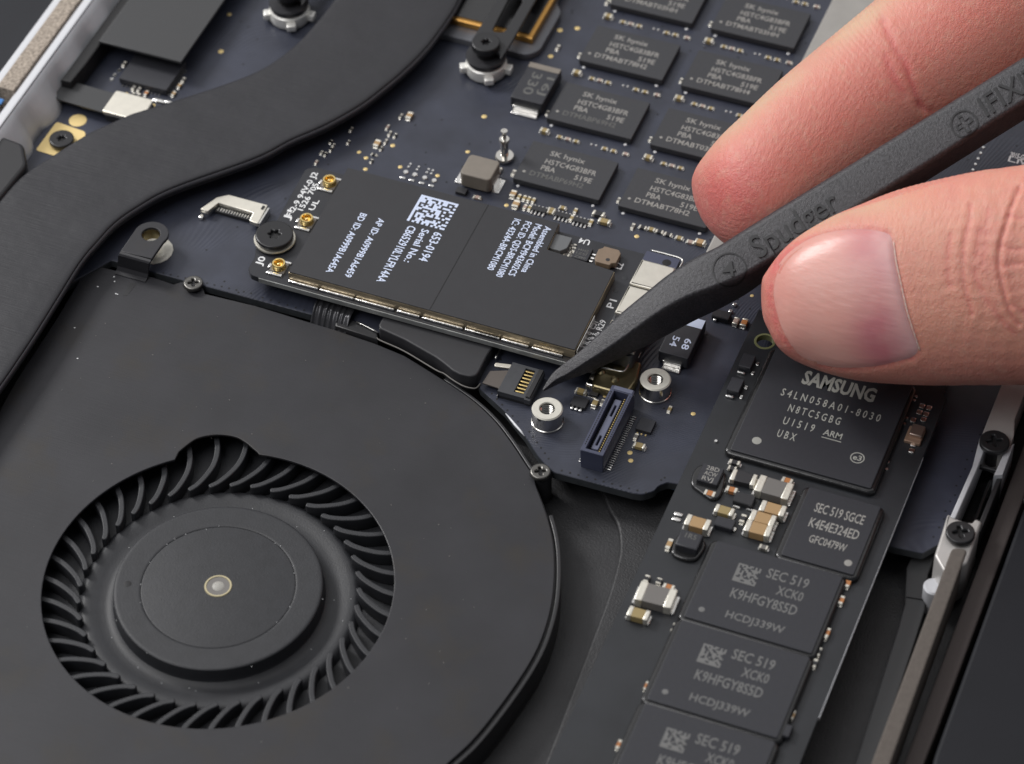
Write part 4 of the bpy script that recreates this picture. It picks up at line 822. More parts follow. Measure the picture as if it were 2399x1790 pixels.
for q in ((1015, 475), (1130, 500)): obj('pin', box(.09, .025, .03, M['solder'], .006), a, (*S3(*q, SZ + .01), SZ))
so = S3(915, 612, SZ + .06); a = obj('transistor', box(.22, .14, .08, M['epoxy2'], .01), SD, (so[0], so[1], SZ))
for q in ((838, 635), (998, 670)): obj('pin', box(.035, .06, .035, M['solder'], .01), a, (*S3(*q, SZ + .01), SZ))
for (x, y) in ((370, 95), (270, 300)):
    p = T('B2', x, y, SZ + .08); a = obj('transistor', box(.15, .21, .09, M['epoxy2'], .008), SD, (p[0], p[1], SZ))
    obj('pin', box(.10, .04, .035, M['solder'], .012, 2), a, (p[0] - .02, p[1] - .145, SZ)); obj('pin', box(.04, .055, .02, M['solder'], .006), a, (p[0] + .105, p[1] - .10, SZ)); obj('pin', box(.04, .055, .02, M['solder'], .006), a, (p[0] + .11, p[1] + .06, SZ))
p = T('B2', 1825, 700, SZ + .09); cr = obj('crystal_can', box(.19, .24, .05, mat('pink_gold_ceramic', (.42, .28, .20), .35, metal=.5), .012, 2), SD, (p[0] - .0, p[1] - .02, SZ)); obj('crystal_lid', box(.15, .17, .05, mat('crystal_lid_metal', (.36, .28, .24), .3, metal=.8), .014, 3), cr, (p[0] + .015, p[1] + .02, SZ + .045))
for (x, y) in ((1880, 490), (1940, 505), (1858, 542), (1915, 560), (1893, 605), (1803, 610), (1805, 820), (1790, 875)): obj('solder_pad', box(.065, .07, .02, M['solder'], .012, 2), SD, (*T('B2', x, y, SZ), SZ))
for (x, y) in ((1730, 645), (1750, 595), (1830, 410), (1815, 440), (1585, 975), (1575, 1035), (1338, 1215), (100, 793)): dotc(SD, 'solder_speck', T('B2', x, y, SZ), .022, SZ, 'solder', .02)
p = T('B4', 1795, 1360, SZ + .05); obj('small_chip', box(.16, .16, .07, M['gchip'] if 0 else M['epoxy2'], .01), SD, (p[0], p[1], SZ))

# ================================================================ left frame of the laptop
FR = thing('cast_chassis_rail', (-7.4, 2, -.5), 'bright cast metal side frame with a sand coloured foam strip along its top', 'frame')
obj('outer_rail', prism([[(-7.84, -6), (-7.74, -6), (-7.74, 10), (-7.84, 10)]], -.5, .52, M['rim'], .02, 2), FR, (0, 0, 0))
obj('foam_strip', prism([[(-7.74, 1.98), (-7.50, 1.98), (-7.50, 10), (-7.74, 10)]], -.1, .535, M['mesh'], .02, 2), FR, (0, 0, 0))
obj('inner_rail', prism([[(-7.50, -6), (-7.37, -6), (-7.37, 10), (-7.50, 10)]], -.5, .50, M['rim'], .03, 3), FR, (0, 0, 0))
vs = []; fs = []; ys = np.arange(-6, 10, .05); pf = [(-7.375, .47), (-7.35, .455), (-7.31, .38), (-7.27, .28), (-7.23, .18), (-7.19, .08), (-7.17, -.02), (-7.17, -.2)]
for yv in ys:
    ph = ((yv - 1.15) / .80) % 1.0; lobe = max(0, math.sin(ph * math.pi * 1.45)) if ph < .69 else 0
    for k, (xx, zz) in enumerate(pf):
        g = max(0, (k - 1.6) / 5) ** .8 * .115 * lobe ** .6 if lobe > 0 else 0
        vs.append((xx + g, yv, zz))
npf = len(pf)
for i_ in range(len(ys) - 1):
    for k in range(npf - 1): fs.append((i_ * npf + k, i_ * npf + k + 1, (i_ + 1) * npf + k + 1, (i_ + 1) * npf + k))
obj('scalloped_wall', mk('wall', vs, fs, M['alu'], smooth=True), FR, (0, 0, 0))
tag(obj('outer_mat', prism([[(-14, -10), (-7.90, -10), (-7.90, 14), (-14, 14)]], -.5, .30, M['batt'])), kind='structure')
bl = obj('corner_block', prism([roundpoly([(-7.9, -1.4), (-6.95, -1.4), (-6.80, .95), (-7.02, 1.28), (-7.60, 1.34), (-7.9, 1.34)], .08)], -.1, .40, M['plastic'], .05, 3)); tag(bl, 'black moulded block at the left edge under the bright side frame', 'block')
tag(obj('blue_tab', box(.12, .10, .03, M['bluewire'], .01, 2), None, (-7.60, 1.75, .50)), 'tiny blue tab on the bright side frame at the end of the foam strip', 'sticker')

# flat cables top left
f1 = obj('flat_cable', prism([[(-7.05, 3.42), (-5.88, 3.42), (-5.84, 9), (-7.02, 9)]], .27, .31, M['ribbon'], .008, 2)); tag(f1, 'wide grey-black flat cable over the board, cut off by the top edge', 'cable')
f2 = thing('flat_cable', (-6.8, 2.55, .1), 'short black flat cable ending in a pale metal plate beside the heat pipe', 'cable')
obj('cable_strip', prism([[(-7.25, 2.40), (-6.30, 2.36), (-6.30, 2.74), (-7.25, 2.76)]], .12, .15, M['ribbon'], .006), f2, (0, 0, 0)); obj('plug_plate', prism([roundpoly([(-6.50, 2.36), (-5.95, 2.36), (-5.97, 2.78), (-6.50, 2.78)], .04)], .12, .18, M['satin'], .015, 2), f2, (0, 0, 0))
obj('plug_body', box(.52, .38, .12, M['plastic'], .01), f2, (-6.22, 2.57, 0))

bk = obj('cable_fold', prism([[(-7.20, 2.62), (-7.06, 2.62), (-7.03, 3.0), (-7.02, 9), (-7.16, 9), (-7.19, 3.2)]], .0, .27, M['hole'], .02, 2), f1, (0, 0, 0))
tag(obj('blue_tab', box(.05, .035, .02, M['bluewire'], .006), None, tuple(at(1577, 1146, -.30))), 'tiny blue fleck in the gap beside the notch of the navy board', 'sticker')
# ================================================================ right bracket, foam, battery, lower shells
BR = thing('side_bracket', (5.6, .3, -.3), 'pale metal bracket with a deep black channel between two screws at the right', 'bracket')
zb = .33
obj('pale_bar', prism([roundpoly([(5.41, .72), (5.44, 6.5), (5.74, 6.5), (5.70, 1.2), (5.76, .95), (5.76, .66)], .05)], -.1, zb, M['palebar'], .015, 2), BR, (0, 0, 0))
obj('rail', prism([roundpoly([(5.40, .80), (5.44, .35), (5.41, -.46), (5.47, -.46), (5.50, .35), (5.50, .80)], .02)], -.1, zb, M['alu'], .012, 2), BR, (0, 0, 0))
obj('rail', prism([[(5.70, .30), (5.79, .34), (5.79, .85), (5.72, .72)]], -.1, zb, M['alu'], .012, 2), BR, (0, 0, 0)); obj('rail', prism([[(5.72, -.50), (5.775, -.50), (5.79, .34), (5.735, .34)]], -.2, zb - .06, M['plastic'], .012, 2), BR, (0, 0, 0))
obj('channel_floor', prism([[(5.45, -.45), (5.76, -.45), (5.76, .8), (5.45, .8)]], -.35, -.2, M['glue']), BR, (0, 0, 0)); obj('channel_lip', box(.24, .04, .06, M['plastic'], .01), BR, (5.6, .47, .18)); obj('channel_lip', box(.04, .9, .30, M['glue'], .01), BR, (5.655, -.02, -.2))
obj('boss_plate', prism([roundpoly([(5.37, -.42), (5.46, -.46), (5.66, -.46), (5.68, -.38), (5.76, -.40), (5.77, -1.02), (5.60, -1.28), (5.40, -1.05), (5.385, -.70)], .03)], -.3, zb, M['palebar'], .03, 3), BR, (0, 0, 0))
obj('boss_post', lathe([(.0001, .0), (.10, .0), (.12, -.02), (.12, -.5)], M['alu'], 32), BR, (5.47, -1.20, 0))
fs_ = obj('foam_strip', prism([roundpoly([(5.555, -.90), (5.72, -.86), (5.78, -6.5), (5.58, -6.5)], [.06, .06, 0, 0])], -.2, .36, M['foam'], .02, 2)); tag(fs_, 'long grey-brown foam strip running down from the silver boss', 'foam strip')
bf = obj('foam_strip', prism([[(5.88, 6), (5.86, -3.6), (5.78, -6.5), (5.98, -6.5), (6.06, -3.2), (6.10, 6)]], -.35, .12, M['brownfoam'], .02, 2)); tag(bf, 'dark reddish-brown foam strip against the flat battery at the right', 'foam strip')
bt = obj('battery', prism([roundpoly([(6.12, .2), (6.13, -3.6), (6.25, -4.1), (6.6, -4.3), (13, -4.3), (13, .2)], .12)], -.4, .16, M['batt'], .04, 3)); tag(bt, 'smooth dark battery pack filling the lower right corner', 'battery')
hk = thing('round_corner_cover', (6.4, 2.0, -.2), 'black cover with a rounded raised ring beside the pale metal bar', 'cover')
obj('cover_shell', prism([roundpoly([(5.86, .75), (9, .75), (9, 5), (5.90, 5)], .30)], -.35, .10, M['plastic'], .03, 3), hk, (0, 0, 0)); obj('raised_ring', prism([roundpoly([(6.02, .95), (9, .95), (9, 5), (6.02, 5)], .28), roundpoly([(6.08, 1.01), (8.9, 1.01), (8.9, 4.9), (6.08, 4.9)], .25)], .10, .16, M['glue'], .015, 2), hk, (0, 0, 0))
tag(obj('silver_clip', box(.22, .10, .08, M['alu'], .03, 3), None, (6.12, .33, .0)), 'small silver clip below the rounded black cover', 'clip')
# second chip card, seen between tool and thumb
EC = thing('edge_module', (6.2, 4.4, .1), 'black module with white print showing between the tool and the thumb', 'module')
obj('module_case', prism([rrect(5.92, 2.6, 9, 5.55, .08, 3)], .0, .34, M['tape'], .03, 3), EC, (0, 0, 0))
zz = .3415; obj('lettering', strings([tline('2015-GM', 'Y3', 1350, 1150, 1700, 1190, .09, zz), tline('L.IV', 'Y3', 1320, 1230, 1700, 1290, .08, zz)], M['white'], weight=.03), EC, (0, 0, 0))
for k in range(5): dotc(LB, 'solder_pad', T('Y3', 655 + k * 50, 1390 - k * 108, 0), .02, 0, 'solder', .01)
# lower shells beneath the boards
sp = thing('speaker_shell', (1.7, -2.5, -.5), 'matte black moulded shell with a curved step between the fan and the drive', 'speaker')
cv = [T('G', x, y, -.40) for x, y in ((1690, 100), (1740, 230), (1780, 300), (1800, 400), (1790, 520), (1720, 760), (1560, 1180), (1440, 1500), (1360, 1700))]
obj('raised_step', prism([[(1.25, -.5)] + [tuple(p) for p in spline(cv, 4)] + [(2.2, -7), (6, -7), (6, -.5)]], -.5, -.38, M['case2'], .03, 3), sp, (0, 0, 0))
obj('lower_step', prism([[(0, -.5), (5.2, -.5), (5.2, -7), (0, -7)]], -.545, -.46, M['case'], .01), sp, (0, 0, 0))
rib = thing('ribbon_cable', (5.2, -2, -.3), 'dull grey ribbon cable curving down between the drive and the foam strip', 'cable')
cl = [(-.2, 5.10, 5.34), (-.9, 5.08, 5.33), (-1.15, 5.14, 5.38), (-1.4, 5.21, 5.44), (-1.8, 5.24, 5.46), (-2.6, 5.28, 5.49), (-3.6, 5.33, 5.53), (-6.5, 5.44, 5.66)]
obj('ribbon', prism([[(b_[1], b_[0]) for b_ in cl] + [(b_[2], b_[0]) for b_ in cl[::-1]]], -.26, -.20, M['ribbon'], .015, 2), rib, (0, 0, 0)); obj('ribbon_fold', box(.24, .012, .008, M['hole']), rib, (5.315, -1.29, -.198), .15)

# ================================================================ spudger (pointed plastic prying tool)
def zsp(px): return .15 + (px - 1273) * .00225
sta = [(1273, 910, 914, 918, .3), (1300, 872, 892, 906, .5), (1328, 848, 878, 896, .5), (1371, 815, 851, 881, .5), (1421, 771, 820, 860, .5), (1480, 718, 780, 835, .5), (1540, 669, 738, 805, .55), (1600, 621, 705, 774, .7), (1660, 583, 684, 746, .85), (1720, 553, 660, 712, .95), (1780, 515, 625, 670, .95), (1900, 441, 553, 598, .95), (2050, 349, 461, 505, .95), (2200, 256, 367, 411, .95), (2399, 133, 240, 287, .95), (2700, -52, 58, 102, .95), (3100, -300, -190, -145, .95)]
rings = []; 
def catm(pts, n): return [np.array(p) for p in spline(pts, n, True)]
for (px, yu, yr, yl, rf) in sta:
    # section is taken square to the tool's direction in the picture plane
    z = zsp(px); s = .62 / math.hypot(1, .62); c_ = 1 / math.hypot(1, .62)
    ym = (yu + yl) / 2; C = at(px, ym, z); sc = np.linalg.norm(C - CAM) / np.linalg.norm(ray(px, ym))
    h = (yl - yu) / 2 * c_ * sc; rr_ = ((yr - yu) / (yl - yu) * 2 - 1) * h
    e1 = CM.T @ np.array([s, c_, 0]); e2 = -(CM.T @ np.array([0, 0, 1]))
    q = [(-h, -.05 * h), (-.95 * h, .30 * h), (rr_ - .10 * h, .86 * h), (rr_ + .05 * h, .74 * h), (.97 * h, -.40 * h), (.85 * h, -.75 * h), (-.3 * h, -.9 * h), (-.93 * h, -.55 * h)]
    q = roundpoly(q, .16 * h + .03, 3); q = q
    rings.append([C + e1 * a + e2 * b for a, b in q])
n = len(rings[0]); R_ = np.array(rings)              # resample along the tool for smoothness
fine = [np.array(p) for p in spline([r.reshape(-1) for r in R_], 8)]
vs = []; fs = []
for r in fine: vs += [tuple(v) for v in r.reshape(-1, 3)]
for i in range(len(fine) - 1):
    for k in range(n): fs.append((i * n + k, i * n + (k + 1) % n, (i + 1) * n + (k + 1) % n, (i + 1) * n + k))
fs.append(tuple(range(n))); fs.append(tuple(range((len(fine) - 1) * n, len(fine) * n)))
M['spud'] = mat('grained_nylon', (.040, .039, .044), .47, bump=.007, bscale=30, bump2=.005, b2scale=70, var=.42, vscale=30)
sme = mk('tool', vs, fs, M['spud']); bm = bmesh.new(); bm.from_mesh(sme); bmesh.ops.recalc_face_normals(bm, faces=bm.faces); bm.to_mesh(sme); sbvh = BVHTree.FromBMesh(bm); bm.free(); smooth_angle(sme, 50)
tip = at(1273, 914, .15)
SP = thing('spudger', tuple(tip), 'dark grey plastic prying tool held in the fingers, its point at the cable socket', 'prying tool')
obj('tool_body', sme, SP, (0, 0, 0))
def drape(bvh, vf, ox, oy, ux, uy, vx, vy, k, lift, m):
    v, f = vf; out = []
    for (x, y, z) in v:
        px = ox + ux * x + vx * y; py = oy + uy * x + vy * y; d = Vector(ray(px, py)).normalized()
        hit = bvh.ray_cast(Vector(CAM), d)
        if hit[0] is None: hit = (Vector(at(px, py, 1)), Vector((0, 0, 1)))
        out.append(hit[0] - d * (lift + z * k))
    return mk('drape', out, f, m)
ang = math.atan2(-.62, 1); cs_, sn_ = math.cos(ang), math.sin(ang)
def emboss(s, px, py, size, name='raised_lettering', m='spud', width=None, k=.042, an=None):
    v, f = glyphs(s, extrude=.5, offset=.004); v = v.copy(); v[:, 0] -= v[:, 0].min()
    if width: v[:, 0] *= width / size / v[:, 0].max()
    c0, s0 = (cs_, sn_) if an is None else (math.cos(an), math.sin(an))
    return obj(name, drape(sbvh, (v, f), px, py, c0 * size, s0 * size, s0 * size, -c0 * size, k, .0, M[m]), SP, (0, 0, 0))
M['letter'] = mat('embossed_letter_nylon', (.010, .010, .012), .5)
emboss('Spudger', 1778, 606, 78, m='letter', width=226); emboss('IFIXIT', 2312, 273, 70, m='letter', width=160); emboss('4', 1694, 650, 52, m='letter', width=30, an=-.12)
def ringmesh(px, py, r, w, k):
    v = []; f = []; n_ = 48
    for i in range(n_):
        a = 2 * math.pi * i / n_
        for rr2, z in ((r - w, -.4), (r - w, .5), (r, .5), (r, -.4)): v.append((rr2 * math.cos(a), rr2 * math.sin(a), z))
    for i in range(n_):
        for j in range(3): f.append((i * 4 + j, i * 4 + j + 1, ((i + 1) % n_) * 4 + j + 1, ((i + 1) % n_) * 4 + j))
    return obj('raised_ring', drape(sbvh, (v, f), px, py, 1, 0, 0, -1, k, 0, M['letter']), SP, (0, 0, 0))
ringmesh(1709, 632, 41, 3.4, .020); ringmesh(2259, 290, 33, 4.0, .020)
cr_ = roundpoly([(4, 5), (20, 7), (20, -5), (5, -6), (6, -20), (-6, -20), (-5, -5), (-20, -6), (-20, 5), (-5, 5), (-6, 20), (5, 20)], 3, 3)
v = []; f = []
for (x, y) in cr_: v += [(x * 1.1, y * 1.1, .9), (x * 1.1, y * 1.1, -.4), (x * .85, y * .85, .9), (x * .85, y * .85, -.4)]
for i in range(len(cr_)):
    j = (i + 1) % len(cr_); f += [(i * 4, j * 4, j * 4 + 2, i * 4 + 2), (i * 4, i * 4 + 1, j * 4 + 1, j * 4)]
obj('cross_emblem', drape(sbvh, (v, f), 2259, 290, cs_, sn_, sn_, -cs_, .012, 0, M['letter']), SP, (0, 0, 0))

# ================================================================ hand
def loft(stations, ratio, power=2.0):
    """stations: (ux,uy, lx,ly, z centre, depth ratio)"""
    rings = []
    for (ux, uy, lx, ly, z, dr) in stations:
        mx, my = (ux + lx) / 2, (uy + ly) / 2; C = at(mx, my, z); sc = np.linalg.norm(C - CAM) / np.linalg.norm(ray(mx, my))
        hw = math.hypot(lx - ux, ly - uy) / 2; e1 = CM.T @ np.array([(lx - ux) / (2 * hw), (ly - uy) / (2 * hw), 0]); e2 = -(CM.T @ np.array([0, 0, 1])); h = hw * sc
        rg_ = []
        for k in range(40):
            a = 2 * math.pi * k / 40; ca, sa = math.cos(a), math.sin(a)
            rg_.append(C + e1 * h * math.copysign(abs(ca) ** (2 / power), ca) + e2 * h * dr * math.copysign(abs(sa) ** (2 / power), sa))
        rings.append(np.array(rg_))
    fine = [p.reshape(-1, 3) for p in spline([r.reshape(-1) for r in rings], 8)]
    vs = np.concatenate(fine); n = 40; fs = []
    for i in range(len(fine) - 1):
        for k in range(n): fs.append((i * n + k, i * n + (k + 1) % n, (i + 1) * n + (k + 1) % n, (i + 1) * n + k))
    fs.append(tuple(range(n))); fs.append(tuple(range((len(fine) - 1) * n, len(fine) * n))); return [tuple(v) for v in vs], fs
zi = lambda px: 1.0 + (px - 1620) * .0022
index = [(1620, 436, 1624, 460, 1.12, .9), (1620, 420, 1634, 492, 1.12, .9), (1625, 403, 1655, 530, 1.12, .92), (1636, 383, 1694, 568, 1.15, .92), (1661, 350, 1748, 600, 1.2, .92), (1695, 311, 1800, 605, 1.26, .9), (1742, 267, 1870, 580, 1.35, .9), (1800, 211, 1935, 530, 1.48, .88), (1854, 163, 2000, 478, 1.6, .88), (1952, 81, 2110, 398, 1.8, .88), (2049, 0, 2225, 322, 2.0, .88), (2150, -88, 2345, 262, 2.2, .88), (2290, -200, 2490, 170, 2.5, .88), (2470, -330, 2680, 80, 2.8, .9), (2700, -480, 2930, -10, 3.1, .95), (3050, -640, 3250, -60, 3.3, 1.0), (3400, -760, 3560, -100, 3.4, 1.0)]
thumb = [(1784, 676, 1785, 716, 1.42, .9), (1785, 652, 1789, 748, 1.42, .85), (1793, 640, 1803, 778, 1.43, .82), (1810, 615, 1820, 810, 1.45, .80), (1837, 582, 1850, 838, 1.48, .78), (1881, 546, 1895, 860, 1.52, .76), (1952, 505, 1962, 882, 1.58, .75), (2017, 478, 2030, 895, 1.63, .75), (2093, 448, 2110, 901, 1.7, .77), (2180, 424, 2200, 904, 1.78, .79), (2288, 401, 2310, 903, 1.9, .80), (2399, 385, 2430, 905, 2.0, .80), (2520, 358, 2580, 925, 2.15, .82), (2700, 300, 2780, 985, 2.3, .85), (2950, 160, 3020, 1060, 2.5, .8), (3250, -60, 3300, 1000, 2.7, .75), (3550, -300, 3560, 900, 2.9, .7)]
palm = [(2760, -420, 2770, 150, 2.9, .8), (2900, -560, 2930, 500, 2.9, .75), (3100, -700, 3130, 900, 3.0, .75), (3400, -800, 3440, 1050, 3.1, .75), (3800, -820, 3830, 1000, 3.2, .75), (4200, -700, 4230, 800, 3.4, .8), (4500, -500, 4530, 500, 3.5, .8)]
V_ = []; F_ = []
for stn, pw in ((index, 2.0), (thumb, 2.15), (palm, 2.2)):
    v, f = loft(stn, 1, pw); b = len(V_); V_ += v; F_ += [tuple(b + i for i in q) for q in f]
hm = mk('hand_raw', V_, F_, []); bm = bmesh.new(); bm.from_mesh(hm); bmesh.ops.recalc_face_normals(bm, faces=bm.faces); bm.to_mesh(hm); bm.free()
ho = bpy.data.objects.new('t', hm); COL.objects.link(ho); md = ho.modifiers.new('r', 'REMESH'); md.mode = 'VOXEL'; md.voxel_size = .040; md.use_smooth_shade = True
sm_ = ho.modifiers.new('s', 'SMOOTH'); sm_.factor = .5; sm_.iterations = 6; sb_ = ho.modifiers.new('d', 'SUBSURF'); sb_.levels = 1; sb_.subdivision_type = 'CATMULL_CLARK'
hme = bpy.data.meshes.new_from_object(ho.evaluated_get(bpy.context.evaluated_depsgraph_get())); bpy.data.objects.remove(ho)
co = np.empty(len(hme.vertices) * 3, np.float32); hme.vertices.foreach_get('co', co); co = co.reshape(-1, 3).astype(float)
no = np.empty(len(hme.vertices) * 3, np.float32); hme.vertices.foreach_get('normal', no); no = no.reshape(-1, 3).astype(float)
qc = (co - CAM) @ CM.T; PX = CX + FPX * qc[:, 0] / qc[:, 2]; PY = CY + FPX * qc[:, 1] / qc[:, 2]
vd = (CAM - co); vd /= np.linalg.norm(vd, axis=1)[:, None]; face = np.clip((no * vd).sum(1), 0, 1)
isth = (PY > 520 - (PX - 1900) * .30)        # thumb side of the tool
def dist_poly(pts):
    P = np.array([p for p in spline(pts, 4)]); D = np.full(len(PX), 1e9)
    w = np.where((PX > P[:, 0].min() - 60) & (PX < P[:, 0].max() + 60) & (PY > P[:, 1].min() - 60) & (PY < P[:, 1].max() + 60))[0]; X = PX[w]; Y = PY[w]; d = np.full(len(w), 1e9)
    for i in range(len(P) - 1):
        a, b = P[i], P[i + 1]; ab = b - a; t = np.clip(((X - a[0]) * ab[0] + (Y - a[1]) * ab[1]) / (ab @ ab + 1e-9), 0, 1); d = np.minimum(d, np.hypot(X - a[0] - t * ab[0], Y - a[1] - t * ab[1]))
    D[w] = d; return D
o8 = lambda L: [(1800 + x * .27125, 448 + y * .27125) for x, y in L]
o4 = lambda L: [(1800 + x * .27125, y * .27125) for x, y in L]
disp = np.zeros(len(PX)); red = np.zeros(len(PX))
def crease(pts, depth, w, sel, r=.6):
    global disp, red
    d = dist_poly(pts); g = np.exp(-(d / w) ** 2) * sel * (face > .15); disp -= depth * g; red += r * g; disp += depth * .35 * np.exp(-((d - 2.6 * w) / (1.6 * w)) ** 2) * sel * (face > .15)
nailo = o8([(1040, 362), (1078, 430), (1100, 600), (1130, 740), (1160, 880), (1200, 1050), (1260, 1240), (1305, 1375), (1235, 1440), (1060, 1490), (880, 1522), (640, 1532), (440, 1500), (260, 1440), (110, 1230), (35, 1010), (20, 830), (75, 640), (210, 490), (430, 372), (700, 322), (920, 328)])
nl = spline(nailo, 6, True)
crease(nailo[:9], .007, 7, isth, .35); crease(nailo[8:13], .009, 6, isth, .45); crease(nailo[13:], .003, 7, isth, .3); crease(nailo[-5:] + nailo[:1], .007, 7, isth, .6)
for L, dp, w_ in (([(2170, -30), (2105, 120), (2050, 300), (2000, 480), (1992, 650), (2025, 830), (2085, 1040), (2160, 1150)], .020, 5), ([(1745, 120), (1735, 260), (1700, 400), (1682, 600), (1692, 800), (1735, 960), (1760, 1060)], .010, 6), ([(1575, 380), (1550, 560), (1548, 700), (1572, 820)], .006, 7), ([(1830, 330), (1812, 450), (1800, 560)], .005, 6), ([(2010, 470), (2120, 505), (2280, 490)], .005, 5), ([(2030, 660), (2150, 628), (2280, 640)], .005, 5), ([(2080, 210), (2180, 232), (2290, 222)], .005, 5), ([(2110, 990), (2200, 1040), (2290, 1120)], .006, 6), ([(1905, 150), (1885, 300), (1872, 430), (1850, 640)], .004, 6), ([(1780, 700), (1840, 860), (1900, 960), (1990, 1080), (2120, 1220)], .004, 7)):
    crease(o8(L), dp, w_, isth, .40)
for L, dp in (([(985, 180), (1040, 300), (1110, 440), (1190, 560), (1240, 720), (1290, 850), (1330, 925)], .013), ([(1310, 905), (1350, 950), (1400, 965)], .010), ([(1010, 480), (1080, 660), (1180, 830)], .006), ([(940, 60), (990, 170)], .005)):
    crease(o4(L), dp, 8, ~isth, .4)
ix_ = (PX * .78 - PY * .62)                 # fine wrinkles run across the index finger
wr = np.sin(ix_ / 2.1 + 1.3 * np.sin(PY / 37.) + .8 * np.sin(PX / 23.)); gate = np.exp(-((PX - 2010 - (PY - 60) * .45) / 130) ** 2); disp += .0028 * wr * gate * (~isth); iy_ = (PX * .62 + PY * .78); disp += .0011 * np.sin((np.hypot(PX - 1730, (PY - 470) * 1.1)) / 1.75) * np.exp(-((PX - 1760) / 150) ** 2) * (~isth)
wr2 = np.sin(PX / 7.2 + 1.5 * np.sin(PY / 31.)); disp += (.0018 * wr2 + .0012 * np.sin(PY / 5.2 + 1.1 * np.sin(PX / 27.) + .9 * np.sin((PX + PY) / 41.))) * np.clip((PX - 2120) / 150, 0, 1) * isth * (PX < 2700)
co2 = co + no * disp[:, None]; hme.vertices.foreach_set('co', co2.astype(np.float32).ravel()); hme.update()
# skin tone: tips redder, pale over the pad edge
blush = np.where(isth, .22 + .55 * np.exp(-((PX - 1815) / 60) ** 2) + .25 * np.exp(-((PY - 880) / 50) ** 2), .45 + .55 * np.exp(-((PX - 1690) / 110) ** 2 - ((PY - 480) / 130) ** 2) + .25 * np.exp(-((PX * .62 + PY * .78 - 1420) / 80) ** 2)) + red * .9
pale = np.where(isth, .9 * np.exp(-((PY - 505 + (PX - 1960) * .25) / 26) ** 2) * np.clip((2150 - PX) / 140, 0, 1), .8 * np.exp(-((PY - (1630 - PX * .80) - 28 + 0 * PX) / 38) ** 2))
ca = hme.color_attributes.new('tone', 'FLOAT_COLOR', 'POINT'); arr = np.stack([np.clip(blush, 0, 1), np.clip(pale, 0, 1), np.zeros_like(blush), np.ones_like(blush)], 1).astype(np.float32); ca.data.foreach_set('color', arr.ravel())
sk_ = bpy.data.materials.new('skin'); sk_.use_nodes = True; nt = sk_.node_tree; N = nt.nodes; L = nt.links; b = N['Principled BSDF']
att = N.new('ShaderNodeVertexColor'); att.layer_name = 'tone'; sep = N.new('ShaderNodeSeparateColor'); L.new(att.outputs['Color'], sep.inputs[0])
tc = N.new('ShaderNodeTexCoord')
def nz(sc, d=4):
    n_ = N.new('ShaderNodeTexNoise'); n_.inputs['Scale'].default_value = sc; n_.inputs['Detail'].default_value = d; L.new(tc.outputs['Object'], n_.inputs['Vector']); return n_
def mixc(fac, a, b_):
    m_ = N.new('ShaderNodeMix'); m_.data_type = 'RGBA'
    if isinstance(fac, float): m_.inputs[0].default_value = fac
    else: L.new(fac, m_.inputs[0])
    for s_, v_ in ((6, a), (7, b_)):
        if isinstance(v_, tuple): m_.inputs[s_].default_value = (*v_, 1)
        else: L.new(v_, m_.inputs[s_])
    return m_.outputs[2]
c1 = mixc(sep.outputs[0], (.74, .375, .27), (.66, .185, .165)); c1 = mixc(sep.outputs[1], c1, (.66, .47, .32))
n1 = nz(1.6); r1 = N.new('ShaderNodeMapRange'); L.new(n1.outputs['Fac'], r1.inputs[0]); r1.inputs[1].default_value = .42; r1.inputs[2].default_value = .68; r1.inputs[4].default_value = .6
c1 = mixc(r1.outputs[0], c1, (.69, .275, .225)); n2_ = nz(9); r2 = N.new('ShaderNodeMapRange'); L.new(n2_.outputs['Fac'], r2.inputs[0]); r2.inputs[1].default_value = .5; r2.inputs[2].default_value = .8; r2.inputs[4].default_value = .5
c1 = mixc(r2.outputs[0], c1, (.70, .40, .30)); L.new(c1, b.inputs['Base Color'])
b.inputs['Roughness'].default_value = .47; b.inputs['Specular IOR Level'].default_value = .4; b.inputs['Subsurface Weight'].default_value = .35; b.inputs['Subsurface Radius'].default_value = (1, .35, .2); b.inputs['Subsurface Scale'].default_value = .14
vo = N.new('ShaderNodeTexVoronoi'); vo.inputs['Scale'].default_value = 34; vo.feature = 'DISTANCE_TO_EDGE'; L.new(tc.outputs['Object'], vo.inputs['Vector'])
bp1 = N.new('ShaderNodeBump'); bp1.inputs['Distance'].default_value = .007; bp1.inputs['Strength'].default_value = .8; L.new(vo.outputs['Distance'], bp1.inputs['Height'])
mp_ = N.new('ShaderNodeMapping'); mp_.inputs['Rotation'].default_value = (0, 0, math.radians(-28)); mp_.inputs['Scale'].default_value = (1, .25, 1); L.new(tc.outputs['Object'], mp_.inputs[0])
nn = N.new('ShaderNodeTexNoise'); nn.inputs['Scale'].default_value = 22; nn.inputs['Detail'].default_value = 3; L.new(mp_.outputs[0], nn.inputs['Vector'])
bp2 = N.new('ShaderNodeBump'); bp2.inputs['Distance'].default_value = .012; bp2.inputs['Strength'].default_value = .9; L.new(nn.outputs['Fac'], bp2.inputs['Height']); L.new(bp1.outputs[0], bp2.inputs['Normal']); L.new(bp2.outputs[0], b.inputs['Normal'])
hme.materials.clear(); hme.materials.append(sk_)
bm = bmesh.new(); bm.from_mesh(hme); hbvh = BVHTree.FromBMesh(bm); bm.free()
hb = at(3400, 300, 2.5)
HD = thing('hand', tuple(hb), 'hand reaching in from the right, thumb and forefinger pinching the dark prying tool', 'person')
obj('skin_surface', hme, HD, (0, 0, 0))
